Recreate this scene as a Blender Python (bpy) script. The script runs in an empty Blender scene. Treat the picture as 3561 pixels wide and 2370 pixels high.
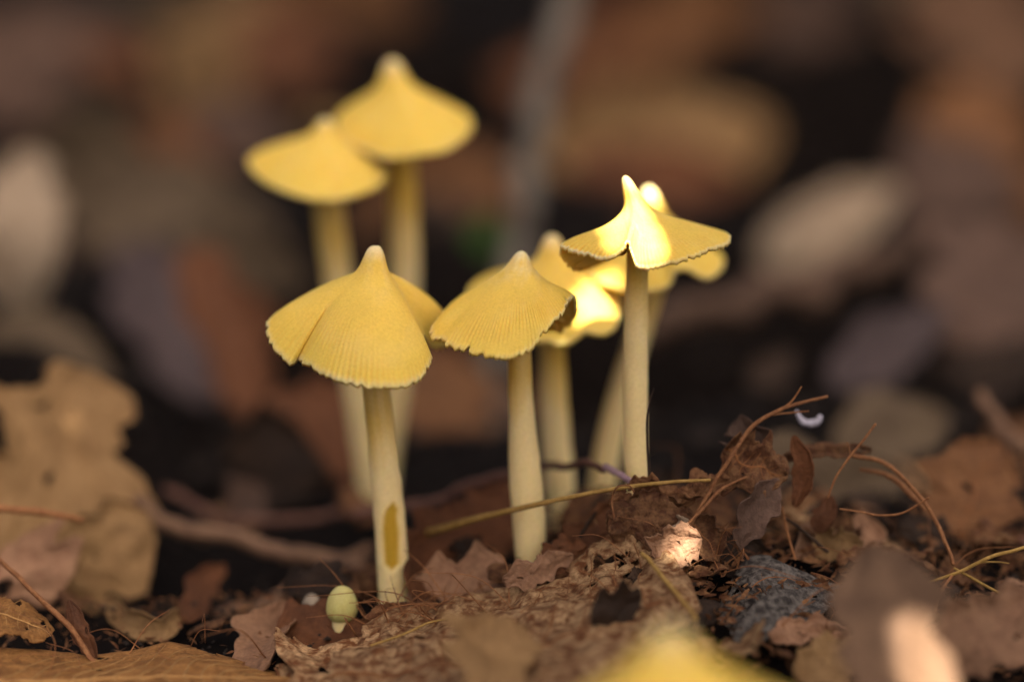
import bpy, math, random
import numpy as np
from mathutils import Vector, Matrix

# ------------------------------------------------------------------ camera, sky, sun, exposure
SC = bpy.context.scene
COL = SC.collection
TH = math.radians(15.0)                       # the camera looks 15 degrees down
FOC = 0.40                                    # focus distance, metres
LENS, SENS = 100.0, 36.0
Fv = np.array([0, math.cos(TH), -math.sin(TH)])
Uv = np.array([0, math.sin(TH), math.cos(TH)])
Rv = np.array([1.0, 0, 0])
CAM = -FOC * Fv
cd = bpy.data.cameras.new('camera')
cam = bpy.data.objects.new('camera', cd)
COL.objects.link(cam)
cam.location = CAM
cam.rotation_euler = (math.radians(90) - TH, 0, 0)
cd.lens = LENS; cd.sensor_width = SENS
cd.clip_start = 0.005; cd.clip_end = 200
cd.dof.use_dof = True
cd.dof.focus_distance = FOC - 0.003
cd.dof.aperture_fstop = 5.2
SC.camera = cam

SUN = np.array([0.22, -0.46, 0.86]); SUN /= np.linalg.norm(SUN)
w = bpy.data.worlds.new('World'); SC.world = w; w.use_nodes = True
nt = w.node_tree
sky = nt.nodes.new('ShaderNodeTexSky'); sky.sky_type = 'NISHITA'; sky.sun_disc = False
sky.sun_elevation = math.asin(SUN[2]); sky.sun_rotation = math.atan2(SUN[0], SUN[1])
sky.dust_density = 10.0; sky.ozone_density = 0.0; sky.air_density = 0.35
bg = nt.nodes['Background']; bg.inputs['Strength'].default_value = 0.05
nt.links.new(sky.outputs[0], bg.inputs[0])
sd = bpy.data.lights.new('sun', 'SUN'); sd.energy = 5.0; sd.angle = math.radians(0.4); sd.color = (1, 0.93, 0.82)
so = bpy.data.objects.new('sun', sd); COL.objects.link(so)
so.rotation_euler = Vector(SUN).to_track_quat('Z', 'Y').to_euler()
SC.view_settings.view_transform = 'Standard'
SC.view_settings.look = 'None'
SC.view_settings.gamma = 1.0
SC.view_settings.exposure = 2.45
SC.render.engine = 'CYCLES'
SC.cycles.use_denoising = True
SC.cycles.max_bounces = 8

# ------------------------------------------------------------------ helpers
rnd = random.Random(7)
PXW = 3561.0
def kpx(d): return d * SENS / LENS / PXW
def P(px, py, d=FOC):
    k = kpx(d)
    return CAM + Fv * d + Rv * ((px - 1780.5) * k) + Uv * ((1185 - py) * k)
def to_px(p):
    q = np.asarray(p) - CAM
    d = q @ Fv; k = kpx(d)
    return 1780.5 + (q @ Rv) / k, 1185 - (q @ Uv) / k, d
def nrm(v): return v / (np.linalg.norm(v, axis=-1, keepdims=True) + 1e-12)

def cr(pts, n, closed=False):
    """smooth curve through pts (any dimension), n samples"""
    p = np.asarray(pts, float); m = len(p)
    if m == 2 and not closed:
        s = np.linspace(0, 1, n)[:, None]; return p[0] * (1 - s) + p[1] * s
    if closed:
        q = np.vstack([p[-1], p, p[0], p[1]])
    else:
        q = np.vstack([2 * p[0] - p[1], p, 2 * p[-1] - p[-2]])
    ch = np.linalg.norm(np.diff(q[:, :3], axis=0), axis=1) ** 0.5 + 1e-9
    t = np.concatenate([[0], np.cumsum(ch)])
    nseg = m if closed else m - 1
    ta, tb = t[1], t[1 + nseg]
    s = np.linspace(ta, tb, n, endpoint=not closed)
    i = np.clip(np.searchsorted(t, s, 'right') - 1, 1, nseg)
    out = np.empty((n, p.shape[1]))
    for j in range(n):
        a = i[j]; p0, p1, p2, p3 = q[a - 1], q[a], q[a + 1], q[a + 2]
        t0, t1, t2, t3 = t[a - 1], t[a], t[a + 1], t[a + 2]; x = s[j]
        A1 = p0 * (t1 - x) / (t1 - t0) + p1 * (x - t0) / (t1 - t0)
        A2 = p1 * (t2 - x) / (t2 - t1) + p2 * (x - t1) / (t2 - t1)
        A3 = p2 * (t3 - x) / (t3 - t2) + p3 * (x - t2) / (t3 - t2)
        B1 = A1 * (t2 - x) / (t2 - t0) + A2 * (x - t0) / (t2 - t0)
        B2 = A2 * (t3 - x) / (t3 - t1) + A3 * (x - t1) / (t3 - t1)
        out[j] = B1 * (t2 - x) / (t2 - t1) + B2 * (x - t1) / (t2 - t1)
    return out

def snoise(seed, *axes, f=6.0, oct=3):
    """cheap smooth noise: sums of random sine waves, range about -1..1"""
    r = np.random.RandomState(seed); tot = 0; amp = 1; s = 0
    for o in range(oct):
        for k in range(4):
            d = r.normal(size=len(axes)); d /= np.linalg.norm(d)
            ph = r.uniform(0, 6.28); ff = f * (2 ** o) * r.uniform(.7, 1.4)
            tot = tot + amp * np.sin(sum(a * dd for a, dd in zip(axes, d)) * ff + ph) / 2
        s += amp; amp *= .5
    return tot / s

def empty(name, loc):
    o = bpy.data.objects.new(name, None); COL.objects.link(o); o.location = loc
    o.empty_display_size = .005
    return o
def tag(o, label=None, cat=None, group=None, kind=None):
    if label: o['label'] = label
    if cat: o['category'] = cat
    if group: o['group'] = group
    if kind: o['kind'] = kind
    return o

def mk(name, V, F, mat, parent=None, origin=None, smooth=True, attrs=None, uv=None):
    V = np.asarray(V, float)
    if origin is None: origin = parent_loc(parent) if parent is not None else V.mean(0)
    origin = np.asarray(origin, float)
    me = bpy.data.meshes.new(name)
    me.from_pydata((V - origin).tolist(), [], F if isinstance(F, list) else F.tolist())
    if smooth: me.polygons.foreach_set('use_smooth', [True] * len(me.polygons))
    if attrs:
        for k, a in attrs.items():
            at = me.attributes.new(k, 'FLOAT', 'POINT'); at.data.foreach_set('value', np.asarray(a, np.float32).ravel())
    me.materials.append(mat)
    me.update()
    o = bpy.data.objects.new(name, me); COL.objects.link(o)
    if parent is not None:
        o.parent = parent
        o.location = origin - parent_loc(parent)
    else:
        o.location = origin
    return o
def parent_loc(p):
    l = np.array(p.location)
    while p.parent is not None:
        p = p.parent; l = l + np.array(p.location)
    return l

def gridfaces(nu, nv, closed_v=False, keep=None, off=0):
    i = np.arange(nu - 1)[:, None]; j = np.arange(nv if closed_v else nv - 1)[None, :]
    a = i * nv + j; b = i * nv + (j + 1) % nv
    f = np.stack([a, b, b + nv, a + nv], -1)
    if keep is not None: f = f[keep]
    return f.reshape(-1, 4) + off

def tube_mesh(C, R, nseg=8, noise=0, seed=0, flat=1.0):
    C = np.asarray(C, float); n = len(C); R = np.broadcast_to(np.asarray(R, float), (n,))
    T = nrm(np.gradient(C, axis=0))
    ref = np.array([0.13, -0.95, .28]); 
    if abs(T[0] @ ref) > .9: ref = np.array([0.9, .1, .4])
    A = np.empty_like(C); a = ref
    for i in range(n):
        a = a - T[i] * (a @ T[i]); a = a / np.linalg.norm(a); A[i] = a
    B = np.cross(T, A)
    ph = np.linspace(0, 2 * np.pi, nseg, endpoint=False)
    rr = R[:, None] * np.ones(nseg)
    if noise:
        u = np.linspace(0, n / 6.0, n)[:, None] + 0 * ph
        rr = rr * (1 + noise * snoise(seed, u, np.cos(ph)[None] + 0 * u, np.sin(ph)[None] + 0 * u, f=2.5))
    V = C[:, None] + rr[..., None] * (np.cos(ph)[None, :, None] * A[:, None] * flat + np.sin(ph)[None, :, None] * B[:, None])
    V = V.reshape(-1, 3)
    F = gridfaces(n, nseg, True).tolist()
    V = np.vstack([V, C[0] - T[0] * R[0] * .3, C[-1] + T[-1] * R[-1] * .6])
    m = n * nseg
    for j in range(nseg):
        F.append([m, (j + 1) % nseg, j]); F.append([m + 1, (n - 1) * nseg + j, (n - 1) * nseg + (j + 1) % nseg])
    return V, F

# ------------------------------------------------------------------ materials
def newmat(name):
    m = bpy.data.materials.new(name); m.use_nodes = True
    t = m.node_tree; b = t.nodes['Principled BSDF']
    return m, t, b
def node(t, typ, **kw):
    n = t.nodes.new(typ)
    for k, v in kw.items(): setattr(n, k, v)
    return n
def noise_node(t, scale, detail=4, rough=.6, dist=0, vec=None):
    n = node(t, 'ShaderNodeTexNoise'); n.inputs['Scale'].default_value = scale
    n.inputs['Detail'].default_value = detail; n.inputs['Roughness'].default_value = rough
    n.inputs['Distortion'].default_value = dist
    if vec is not None: t.links.new(vec, n.inputs['Vector'])
    return n
def ramp(t, fac, stops):
    r = node(t, 'ShaderNodeValToRGB'); e = r.color_ramp.elements
    while len(e) < len(stops): e.new(.5)
    for x, (p, c) in zip(e, stops): x.position = p; x.color = (*c, 1)
    t.links.new(fac, r.inputs[0]); return r
def mixc(t, fac, a, b, mode='MIX'):
    m = node(t, 'ShaderNodeMix', data_type='RGBA', blend_type=mode)
    for s, v in ((m.inputs['Factor'], fac), (m.inputs['A'], a), (m.inputs['B'], b)):
        if hasattr(v, 'is_output'): t.links.new(v, s)
        elif isinstance(v, (int, float)): s.default_value = v
        else: s.default_value = (*v, 1)
    return m.outputs['Result']
def bump(t, b, h, dist, strength=1.0):
    n = node(t, 'ShaderNodeBump'); n.inputs['Distance'].default_value = dist; n.inputs['Strength'].default_value = strength
    t.links.new(h, n.inputs['Height']); t.links.new(n.outputs[0], b.inputs['Normal'])

def fleshy(name, yellow, deep, pale, sss=.35):
    m, t, b = newmat(name)
    co = node(t, 'ShaderNodeTexCoord').outputs['Object']
    at = node(t, 'ShaderNodeAttribute', attribute_name='pale').outputs['Fac']
    ad = node(t, 'ShaderNodeAttribute', attribute_name='deep').outputs['Fac']
    n1 = noise_node(t, 260, 3, .55, 0, co); n2 = noise_node(t, 2600, 3, .7, 0, co)
    c = ramp(t, n1.outputs[0], [(.3, tuple(x * .93 for x in yellow)), (.7, yellow)]).outputs[0]
    c = mixc(t, ad, c, deep)
    c = mixc(t, at, c, pale)
    g = ramp(t, n2.outputs[0], [(.3, (.90, .88, .84)), (.62, (1.03, 1.03, 1.03))]).outputs[0]
    c = mixc(t, 1.0, c, g, 'MULTIPLY')
    t.links.new(c, b.inputs['Base Color'])
    b.inputs['Roughness'].default_value = .72; b.inputs['Specular IOR Level'].default_value = .25
    b.inputs['Subsurface Weight'].default_value = sss
    b.inputs['Subsurface Radius'].default_value = (1.0, .55, .15)
    b.inputs['Subsurface Scale'].default_value = .0016
    bump(t, b, n2.outputs[0], .00012, .7)
    return m
M_CAP = fleshy('mushroom_cap_yellow', (.84, .56, .094), (.76, .36, .03), (.85, .70, .38))
M_GILL = fleshy('mushroom_gill', (.70, .43, .08), (.62, .33, .05), (.75, .55, .25), .2)
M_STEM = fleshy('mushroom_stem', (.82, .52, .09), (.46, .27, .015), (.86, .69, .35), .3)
M_BUTTON = fleshy('button_pale', (.50, .44, .13), (.5, .42, .15), (.60, .54, .24), .3)

def leafmat(name, a, b_, dark=(.05, .025, .012), scale=180, blot=.25, bumpd=.00035, trans=.22, rough=.7, fine=1400, con=.18, sat=1.0):
    m, t, b = newmat(name)
    a, b_, dark = [(c[0], c[1] * (1 - .14 * sat), c[2] * (1 - .38 * sat)) for c in (a, b_, dark)]
    co = node(t, 'ShaderNodeTexCoord').outputs['Object']
    oi = node(t, 'ShaderNodeObjectInfo')
    add = node(t, 'ShaderNodeVectorMath', operation='ADD')
    t.links.new(co, add.inputs[0]); t.links.new(oi.outputs['Random'], add.inputs[1])
    v = add.outputs[0]
    n1 = noise_node(t, scale, 5, .6, .4, v); n2 = noise_node(t, fine, 4, .65, 0, v); n3 = noise_node(t, scale * .45, 4, .7, .8, v)
    c = ramp(t, n1.outputs[0], [(.5 - con, a), (.5 + con, b_)]).outputs[0]
    k = ramp(t, n3.outputs[0], [(.62 - blot * .35, (0, 0, 0)), (.74, (1, 1, 1))]).outputs[0]
    sc = node(t, 'ShaderNodeMath', operation='MULTIPLY'); t.links.new(k, sc.inputs[0]); sc.inputs[1].default_value = min(1, blot * 2.2)
    c = mixc(t, sc.outputs[0], c, dark)
    g = ramp(t, n2.outputs[0], [(.3, (.72, .70, .68)), (.65, (1.12, 1.12, 1.1))]).outputs[0]
    c = mixc(t, 1.0, c, g, 'MULTIPLY')
    mr = node(t, 'ShaderNodeMapRange'); mr.inputs['To Min'].default_value = .75; mr.inputs['To Max'].default_value = 1.2
    t.links.new(oi.outputs['Random'], mr.inputs['Value'])
    vm = node(t, 'ShaderNodeVectorMath', operation='SCALE'); t.links.new(c, vm.inputs[0]); t.links.new(mr.outputs[0], vm.inputs['Scale'])
    c = vm.outputs[0]
    t.links.new(c, b.inputs['Base Color'])
    b.inputs['Roughness'].default_value = rough; b.inputs['Specular IOR Level'].default_value = .3
    mx = node(t, 'ShaderNodeMath', operation='ADD'); t.links.new(n2.outputs[0], mx.inputs[0]); t.links.new(n1.outputs[0], mx.inputs[1])
    bump(t, b, mx.outputs[0], bumpd, .9)
    if trans > 0:
        tr = node(t, 'ShaderNodeBsdfTranslucent'); t.links.new(c, tr.inputs[0])
        ms = node(t, 'ShaderNodeMixShader'); ms.inputs[0].default_value = trans
        t.links.new(b.outputs[0], ms.inputs[1]); t.links.new(tr.outputs[0], ms.inputs[2])
        t.links.new(ms.outputs[0], t.nodes['Material Output'].inputs[0])
    return m

LM = {
 'brown':  leafmat('leaf_brown', (.15, .070, .032), (.24, .125, .062)),
 'rust':   leafmat('leaf_rust', (.12, .048, .022), (.20, .086, .042), blot=.3),
 'tan':    leafmat('leaf_tan', (.23, .145, .075), (.34, .23, .13), blot=.2),
 'pale':   leafmat('leaf_pale', (.30, .22, .155), (.44, .36, .28), dark=(.20, .12, .07), blot=.25, sat=.5),
 'grey':   leafmat('leaf_greybrown', (.12, .09, .068), (.19, .15, .115), blot=.25),
 'mauve':  leafmat('leaf_mauve', (.085, .055, .05), (.15, .098, .09), blot=.25),
 'plum':   leafmat('leaf_plum', (.05, .035, .036), (.09, .063, .064), blot=.25, sat=.3),
 'dark':   leafmat('leaf_dark', (.022, .013, .009), (.05, .03, .02), blot=.3),
 'pink':   leafmat('leaf_pinkish', (.27, .155, .115), (.38, .24, .18), blot=.25, scale=400),
 'green':  leafmat('leaf_green', (.04, .11, .02), (.06, .15, .03), blot=.05),
 'slate':  leafmat('leaf_slate_mottled', (.04, .033, .03), (.19, .17, .155), dark=(.035, .02, .016), scale=900, blot=.3, fine=3000, con=.1, sat=.3),
 'mottle': leafmat('leaf_mottled_skeleton', (.19, .075, .028), (.60, .43, .29), dark=(.10, .035, .012), scale=640, blot=.42, con=.10, bumpd=.0005, fine=2600),
 'veined': leafmat('leaf_veined_ochre', (.26, .13, .045), (.38, .205, .08), dark=(.07, .028, .01), scale=520, blot=.32, bumpd=.0005, fine=2400, con=.1),
 'shred':  leafmat('leaf_shredded', (.13, .055, .028), (.27, .15, .085), dark=(.05, .02, .01), scale=600, blot=.3, con=.1, bumpd=.0005, fine=2600),
}
M_VEIN = leafmat('leaf_vein', (.34, .20, .085), (.44, .28, .13), blot=0, trans=0)
M_VEIND = leafmat('leaf_vein_brown', (.20, .085, .035), (.28, .13, .055), blot=0, trans=0)
M_ROOT = leafmat('rootlet_bark', (.20, .085, .038), (.32, .16, .08), blot=.1, trans=0, scale=900)
M_STRAW = leafmat('dry_straw', (.30, .20, .06), (.42, .29, .11), blot=.05, trans=0, scale=500)
M_TWIG = leafmat('twig_bark', (.15, .09, .07), (.25, .16, .12), blot=.2, trans=0, scale=300)
M_STICK = leafmat('stick_bark', (.055, .035, .030), (.11, .070, .055), blot=.2, trans=0, scale=300)
M_TWIGP = leafmat('twig_purple', (.12, .06, .055), (.22, .12, .11), blot=.2, trans=0, scale=300)
M_TWIGLIT = leafmat('twig_purple_lit', (.40, .25, .30), (.55, .36, .40), sat=0, blot=.1, trans=0, scale=500)  # lit end of the purple twig, the light put into the colour
M_GREY = leafmat('sapling_bark', (.11, .095, .08), (.16, .14, .12), sat=.4, blot=.1, trans=0, scale=200)
M_WHITE = leafmat('pale_petal', (.50, .46, .52), (.66, .62, .70), sat=0, blot=0, trans=.2)
M_CRUMB = leafmat('humus_crumb', (.008, .005, .003), (.03, .018, .012), blot=.2, trans=0, scale=900)
M_SOIL, t_, b_ = newmat('humus_soil')
co_ = node(t_, 'ShaderNodeTexCoord').outputs['Object']
n_ = noise_node(t_, 300, 8, .7, 0, co_); n2_ = noise_node(t_, 60, 5, .6, 0, co_)
c_ = ramp(t_, n_.outputs[0], [(.3, (.004, .0025, .0018)), (.6, (.010, .006, .004)), (.8, (.03, .018, .011))]).outputs[0]
c_ = mixc(t_, n2_.outputs[0], c_, (.007, .004, .003))
t_.links.new(c_, b_.inputs['Base Color']); b_.inputs['Roughness'].default_value = .95; b_.inputs['Specular IOR Level'].default_value = .1
bump(t_, b_, n_.outputs[0], .003, 1)

# ------------------------------------------------------------------ ground
GC = [  # ground heights under known things: (px, py, depth, influence radius)
 (1370, 2130, .413, .030), (1850, 1990, .412, .022), (2225, 1720, .410, .020), (2420, 1960, .398, .016),
 (2900, 1960, .408, .030), (3350, 1900, .425, .035), (2600, 1750, .415, .02),
]
ZB = -.0445
PITS = [(.085, .42, .075, .11, .05), (-.115, .33, .04, .06, .035), (-.03, .46, .03, .08, .045), (.05, .20, .06, .05, .03), (-.075, .10, .05, .035, .018), (-.045, .19, .03, .05, .03), (.012, .19, .03, .05, .03), (-.05, .035, .028, .018, .008)]
gpts = [(P(a, b, c), r) for a, b, c, r in GC]
def ground(x, y):
    x = np.asarray(x, float); y = np.asarray(y, float)
    base = ZB + .02 * np.clip(y - .2, 0, 1.2) + .004 * np.sin(x * 21 + 1.3) * np.cos(y * 17 + .4) * np.clip(y * 6, 0, 1)
    num = 0; den = .35
    for p, r in gpts:
        ww = np.exp(-((x - p[0]) ** 2 + (y - p[1]) ** 2) / (r * r)); num = num + ww * (p[2] - ZB); den = den + ww
    pit = 0
    for a, b, rx, ry, dp in PITS: pit = pit + dp * np.exp(-(((x - a) / rx) ** 2 + ((y - b) / ry) ** 2) ** 2)
    return base + num / den - pit
def on_ground(px, py):
    """where the ray through a pixel meets the ground"""
    d = .3
    for i in range(60):
        a = P(px, py, d); g = float(ground(a[0], a[1]))
        if a[2] <= g: break
        d += .02
    lo, hi = d - .02, d
    for i in range(25):
        m = (lo + hi) / 2; a = P(px, py, m)
        if a[2] > float(ground(a[0], a[1])): lo = m
        else: hi = m
    return hi
s_ = np.linspace(-1, 1, 241)
gx = .35 * s_ + 45 * np.sign(s_) * np.abs(s_) ** 7
gy = .55 + .95 * s_ + 45 * np.sign(s_) * np.abs(s_) ** 7
GX, GY = np.meshgrid(gx, gy, indexing='ij')
near = np.exp(-((GX) ** 2 + (GY - .3) ** 2) / 1.2)
GZ = ground(GX, GY) + near * (.0022 * snoise(3, GX * 30, GY * 30, f=3, oct=4) - .002)
soil = mk('ground', np.stack([GX, GY, GZ], -1).reshape(-1, 3), gridfaces(241, 241), M_SOIL, origin=(0, 0, 0))
soil['kind'] = 'structure'

# ------------------------------------------------------------------ mushrooms
def mushroom(label, apex, tip, ru, rim, stem, hexp=1.5, seed=1, gn=3.0, stri=1.0, jag=1.0, nphi=400, nr=64, group=None,
             scar=None, paletop=0.0, cat='mushroom', stemdeep=1.0, ngill=64, nip=.6, s0=.2):
    r = np.random.RandomState(seed)
    d0 = apex[2]; A = P(*apex); tipv = P(tip[0], tip[1], d0 + (tip[2] if len(tip) > 2 else 0)) - A
    Q = np.array([P(a, b, d0 + c) for a, b, c in rim])
    Qs = cr(Q, nphi, True)
    cen = Qs.mean(0)
    up = nrm(A - cen + np.array([0, 0, .004])); up = nrm(.5 * up + .5 * np.array([0, 0, 1]))
    ru = ru * kpx(d0)
    t = np.linspace(0, 1, nr) ** 1.35
    ph = np.linspace(0, 2 * np.pi, nphi, endpoint=False)
    ker = np.exp(-.5 * (np.arange(-70, 71) / 24.0) ** 2); ker /= ker.sum()
    Qf = np.stack([np.convolve(np.concatenate([Qs[-70:, a], Qs[:, a], Qs[:70, a]]), ker, 'valid') for a in range(3)], 1)
    sm = np.clip((t - .2) / .68, 0, 1); sm = (sm * sm * (3 - 2 * sm))[:, None, None]
    Qt = Qf[None] * (1 - sm) + Qs[None] * sm
    D = Qs - A; Dt = Qt - A; dvt = (Dt @ up)[..., None] * up; dht = Dt - dvt
    h = t[:, None] ** hexp
    # slow waves of the margin and the fine jagged edge
    X = A + dht * t[:, None, None] + dvt * h[..., None]
    rad = np.linalg.norm(dht, axis=2) * t[:, None]
    g = nip / (1 + (rad / ru) ** 5) + (1 - nip) / (1 + (rad / (ru * 1.5)) ** gn)
    X = X + tipv * g[..., None]
    N0 = nrm(np.cross(np.gradient(np.concatenate([X[:, -2:], X, X[:, :2]], 1), axis=1)[:, 2:-2], np.gradient(X, axis=0)))
    sgn = np.sign((N0[nr // 2] @ up).mean()); N0 = N0 * sgn
    N0[:3] = nrm(tipv)
    cph, sph = np.cos(ph)[None] + 0 * rad, np.sin(ph)[None] + 0 * rad
    lump = snoise(seed, cph * 1.0, sph, t[:, None] + 0 * cph, f=2.6, oct=3)
    X = X + N0 * (lump * .00035 * np.clip(t * 2, 0, 1)[:, None])[..., None]
    # radial striations growing toward the margin
    arg = ph * ngill * .8 + 4.5 * snoise(seed + 5, cph[0], sph[0], f=3)
    st = np.abs(np.sin(arg / 1.0)) ** .7
    wob = snoise(seed + 9, cph, sph, t[:, None] * 3, f=4)
    X = X - N0 * (stri * .00026 * (1 - st)[None] * np.clip((t - .42) / .58, 0, 1)[:, None] ** 1.4 * (1 + .9 * wob))[..., None]
    # jagged margin
    jr = snoise(seed + 2, cph[0], sph[0], f=70, oct=2) * .6 + .3 * r.uniform(-1, 1, nphi)
    jr = jr + np.minimum(0, snoise(seed + 3, cph[0], sph[0], f=34, oct=2) + .25) * 2.0
    edge = np.clip((t - .93) / .07, 0, 1)[:, None]
    X = X + nrm(D)[None] * (edge * jr[None] * .00022 * jag)[..., None]
    th = (.0004 + .0016 * (1 - t) ** 1.2)[:, None, None]
    Y = X - up * th - N0 * th * .3
    pale = np.clip((t - .955) / .045, 0, 1)[:, None] ** 1.5 * (.55 + .3 * wob) + np.clip((g - .55) / .4, 0, 1) * .75
    pale = pale + paletop * np.clip((g - .06) / .3, 0, 1) * (.6 + .5 * snoise(seed + 7, cph * 3, sph * 3, t[:, None] * 20, f=3))
    pale = np.clip(pale + .08 * snoise(seed + 11, cph * 2, sph * 2, t[:, None] * 4, f=4), 0, 1)
    deep = np.clip(.5 * (1 - st)[None] * np.clip((t - .42) / .5, 0, 1)[:, None] * np.clip(.7 + wob, 0, 1.5) + .06 * lump, 0, 1)
    V = np.concatenate([X.reshape(-1, 3), Y.reshape(-1, 3)])
    F = np.concatenate([gridfaces(nr, nphi, True), gridfaces(nr, nphi, True, off=nr * nphi)[:, ::-1]])
    j = np.arange(nphi); o0 = (nr - 1) * nphi
    F = np.concatenate([F, np.stack([o0 + j, o0 + (j + 1) % nphi, nr * nphi + o0 + (j + 1) % nphi, nr * nphi + o0 + j], -1)])
    # stem
    Sp = np.array([[*P(a, b, d0 + c), wpx * kpx(d0 + c) / 2] for a, b, c, wpx in stem])
    Sc = cr(Sp, 150)
    base = Sc[-1, :3]
    root = empty('yellow_mushroom', base)
    tag(root, label, cat, group)
    mk('cap', V, F, M_CAP, root, attrs={'pale': np.concatenate([pale.ravel(), pale.ravel() * .3]), 'deep': np.concatenate([deep.ravel(), deep.ravel()])})
    # gills: thin fins hanging under the cap
    gv, gf = [], []
    T_ = np.linspace(.14, .95, 16); ti = np.interp(T_, t, np.arange(nr))
    i0 = np.clip(ti.astype(int), 0, nr - 2); fr = (ti - i0)[:, None]
    for k in range(ngill):
        jj = int(k * nphi / ngill)
        top = Y[i0, jj] * (1 - fr) + Y[i0 + 1, jj] * fr
        dep = .0022 * np.clip((.95 - T_) / .35, 0, 1) ** .7 * (.9 if k % 2 else .55)
        sd_ = nrm(np.cross(up, D[jj])) * .00009
        low = top - up * dep[:, None]
        b0 = len(gv) * 64
        gv.append(np.concatenate([top + sd_, low + sd_ * .4, low - sd_ * .4, top - sd_]))
        q = np.arange(15)
        for a_, b2 in ((0, 16), (16, 32), (32, 48)):
            gf.append(np.stack([b0 + a_ + q, b0 + a_ + q + 1, b0 + b2 + q + 1, b0 + b2 + q], -1))
    gl = mk('gills', np.concatenate(gv), np.concatenate(gf), M_GILL, root, smooth=False); gl['kind'] = 'stuff'
    ns = 40
    V, F = tube_mesh(Sc[:, :3], Sc[:, 3], ns, .028, seed)
    uu = np.repeat(np.linspace(0, 1, 150), ns); aa = np.tile(np.linspace(0, 6.283, ns, endpoint=False), 150)
    wv = snoise(seed + 20, np.cos(aa) * .5, np.sin(aa) * .5, uu * 4, f=3, oct=3)
    fi = snoise(seed + 21, np.cos(aa) * 4, np.sin(aa) * 4, uu * 3, f=4, oct=2)
    pl = np.clip(.15 + 1.25 * np.clip((uu - s0 - .05) / .22, 0, 1) + .35 * wv + .12 * fi, 0, 1) * .85
    dp = np.clip(1 - (uu - s0) / .16, 0, 1) * stemdeep * .45  # ochre stem top, with the cap's shade put into the tint too
    if scar:
        n_v = ns * 150
        pxs = np.array([to_px(v) for v in V[:n_v]])
        pxs[:, 0] += 5 * wv; 
        side = (V[:n_v] - np.repeat(Sc[:, :3], ns, 0)) @ (-Fv) > 0
        f1 = scar(pxs[:, 0], pxs[:, 1]) * side
        pl = pl * (1 - f1); dp = np.maximum(dp, f1 * .95)
        V[:n_v] = V[:n_v] - (V[:n_v] - np.repeat(Sc[:, :3], ns, 0)) * (f1 * .10)[:, None]
    pl = np.append(pl, [0, .8]); dp = np.append(dp, [0, 0])
    mk('stem', V, F, M_STEM, root, attrs={'pale': pl, 'deep': dp})
    return root

def scar1(x, y):
    cx = 1352 + (y - 1870) * .07
    wv = np.interp(y, [1735, 1770, 1850, 1960, 1990], [0, 30, 40, 34, 0])
    cx2 = cx + np.interp(y, [1735, 1800, 1990], [26, 6, 0])
    return np.clip((wv - np.abs(x - cx2 - 4)) / 14, 0, 1)

G_ = None
mushroom('tall yellow mushroom with pleated three lobed cap and ochre scar on its pale stem',
    (1298, 955, .402), (1306, 856), 42,
    [(925, 1130, .002), (950, 1205, -.001), (1012, 1262, -.003), (1036, 1249, -.0024), (1060, 1262, -.006), (1130, 1300, -.010), (1220, 1328, -.0125), (1330, 1345, -.0135),
     (1420, 1335, -.012), (1480, 1298, -.009), (1496, 1250, -.006), (1482, 1205, -.001), (1478, 1168, .005), (1510, 1206, .008), (1560, 1195, .010), (1580, 1150, .013), (1540, 1090, .017),
     (1400, 1040, .019), (1200, 1030, .018), (1020, 1060, .012)],
    [(1300, 1010, .003, 92), (1308, 1330, .0065, 96), (1325, 1500, .0075, 100), (1345, 1700, .009, 108), (1362, 1900, .0105, 110), (1369, 2060, .012, 106), (1372, 2170, .013, 104)],
    hexp=1.85, seed=11, gn=2.9, nip=.78, jag=1.5, s0=.29, stri=.65, scar=scar1, paletop=.1)
mushroom('yellow mushroom with broad drooping fluted cap and ragged margin, beside the scarred one',
    (1806, 935, .404), (1815, 872), 36,
    [(1494, 1150, -.002), (1506, 1176, -.004), (1534, 1176, -.005), (1560, 1200, -.0075), (1630, 1222, -.010), (1700, 1238, -.012), (1765, 1243, -.0125), (1830, 1220, -.0125), (1880, 1175, -.012), (1915, 1128, -.010),
     (1955, 1090, -.007), (1978, 1045, -.004), (2000, 1030, -.0005), (2010, 1062, .003), (2002, 1100, .007), (1960, 1140, .011), (1860, 1120, .016), (1740, 1060, .017), (1600, 1040, .012), (1530, 1090, .004)],
    [(1806, 1000, .002, 74), (1806, 1240, .0055, 82), (1814, 1450, .007, 92), (1826, 1650, .0085, 112), (1838, 1800, .0095, 116), (1848, 1960, .0105, 104), (1850, 2040, .011, 100)],
    hexp=1.5, nip=.35, seed=23, gn=2.2, stri=1.7, jag=1.7, paletop=.45)
mushroom('yellow witch hat mushroom, cap split at the front and struck by white sun',
    (2222, 720, .403), (2174, 610), 30,
    [(1948, 852, .001), (1962, 862, -.003), (2050, 888, -.007), (2110, 896, -.009), (2150, 884, -.010), (2174, 862, -.0105), (2181, 850, -.0105), (2190, 880, -.0105), (2212, 926, -.011), (2250, 935, -.0115), (2320, 922, -.011), (2400, 898, -.010),
     (2470, 868, -.007), (2522, 848, -.003), (2546, 826, .001), (2520, 800, .006), (2440, 800, .013), (2300, 820, .018), (2160, 860, .018), (2070, 905, .014), (2015, 932, .009), (1978, 920, .005), (1948, 880, .003)],
    [(2216, 760, .002, 76), (2216, 900, .004, 76), (2214, 1000, .0045, 80), (2209, 1300, .006, 88), (2211, 1560, .0075, 84), (2216, 1680, .0082, 80), (2218, 1750, .0085, 80)],
    hexp=1.15, seed=37, gn=2.1, nip=.68, stri=.5, jag=1.3, stemdeep=.9)
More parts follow.
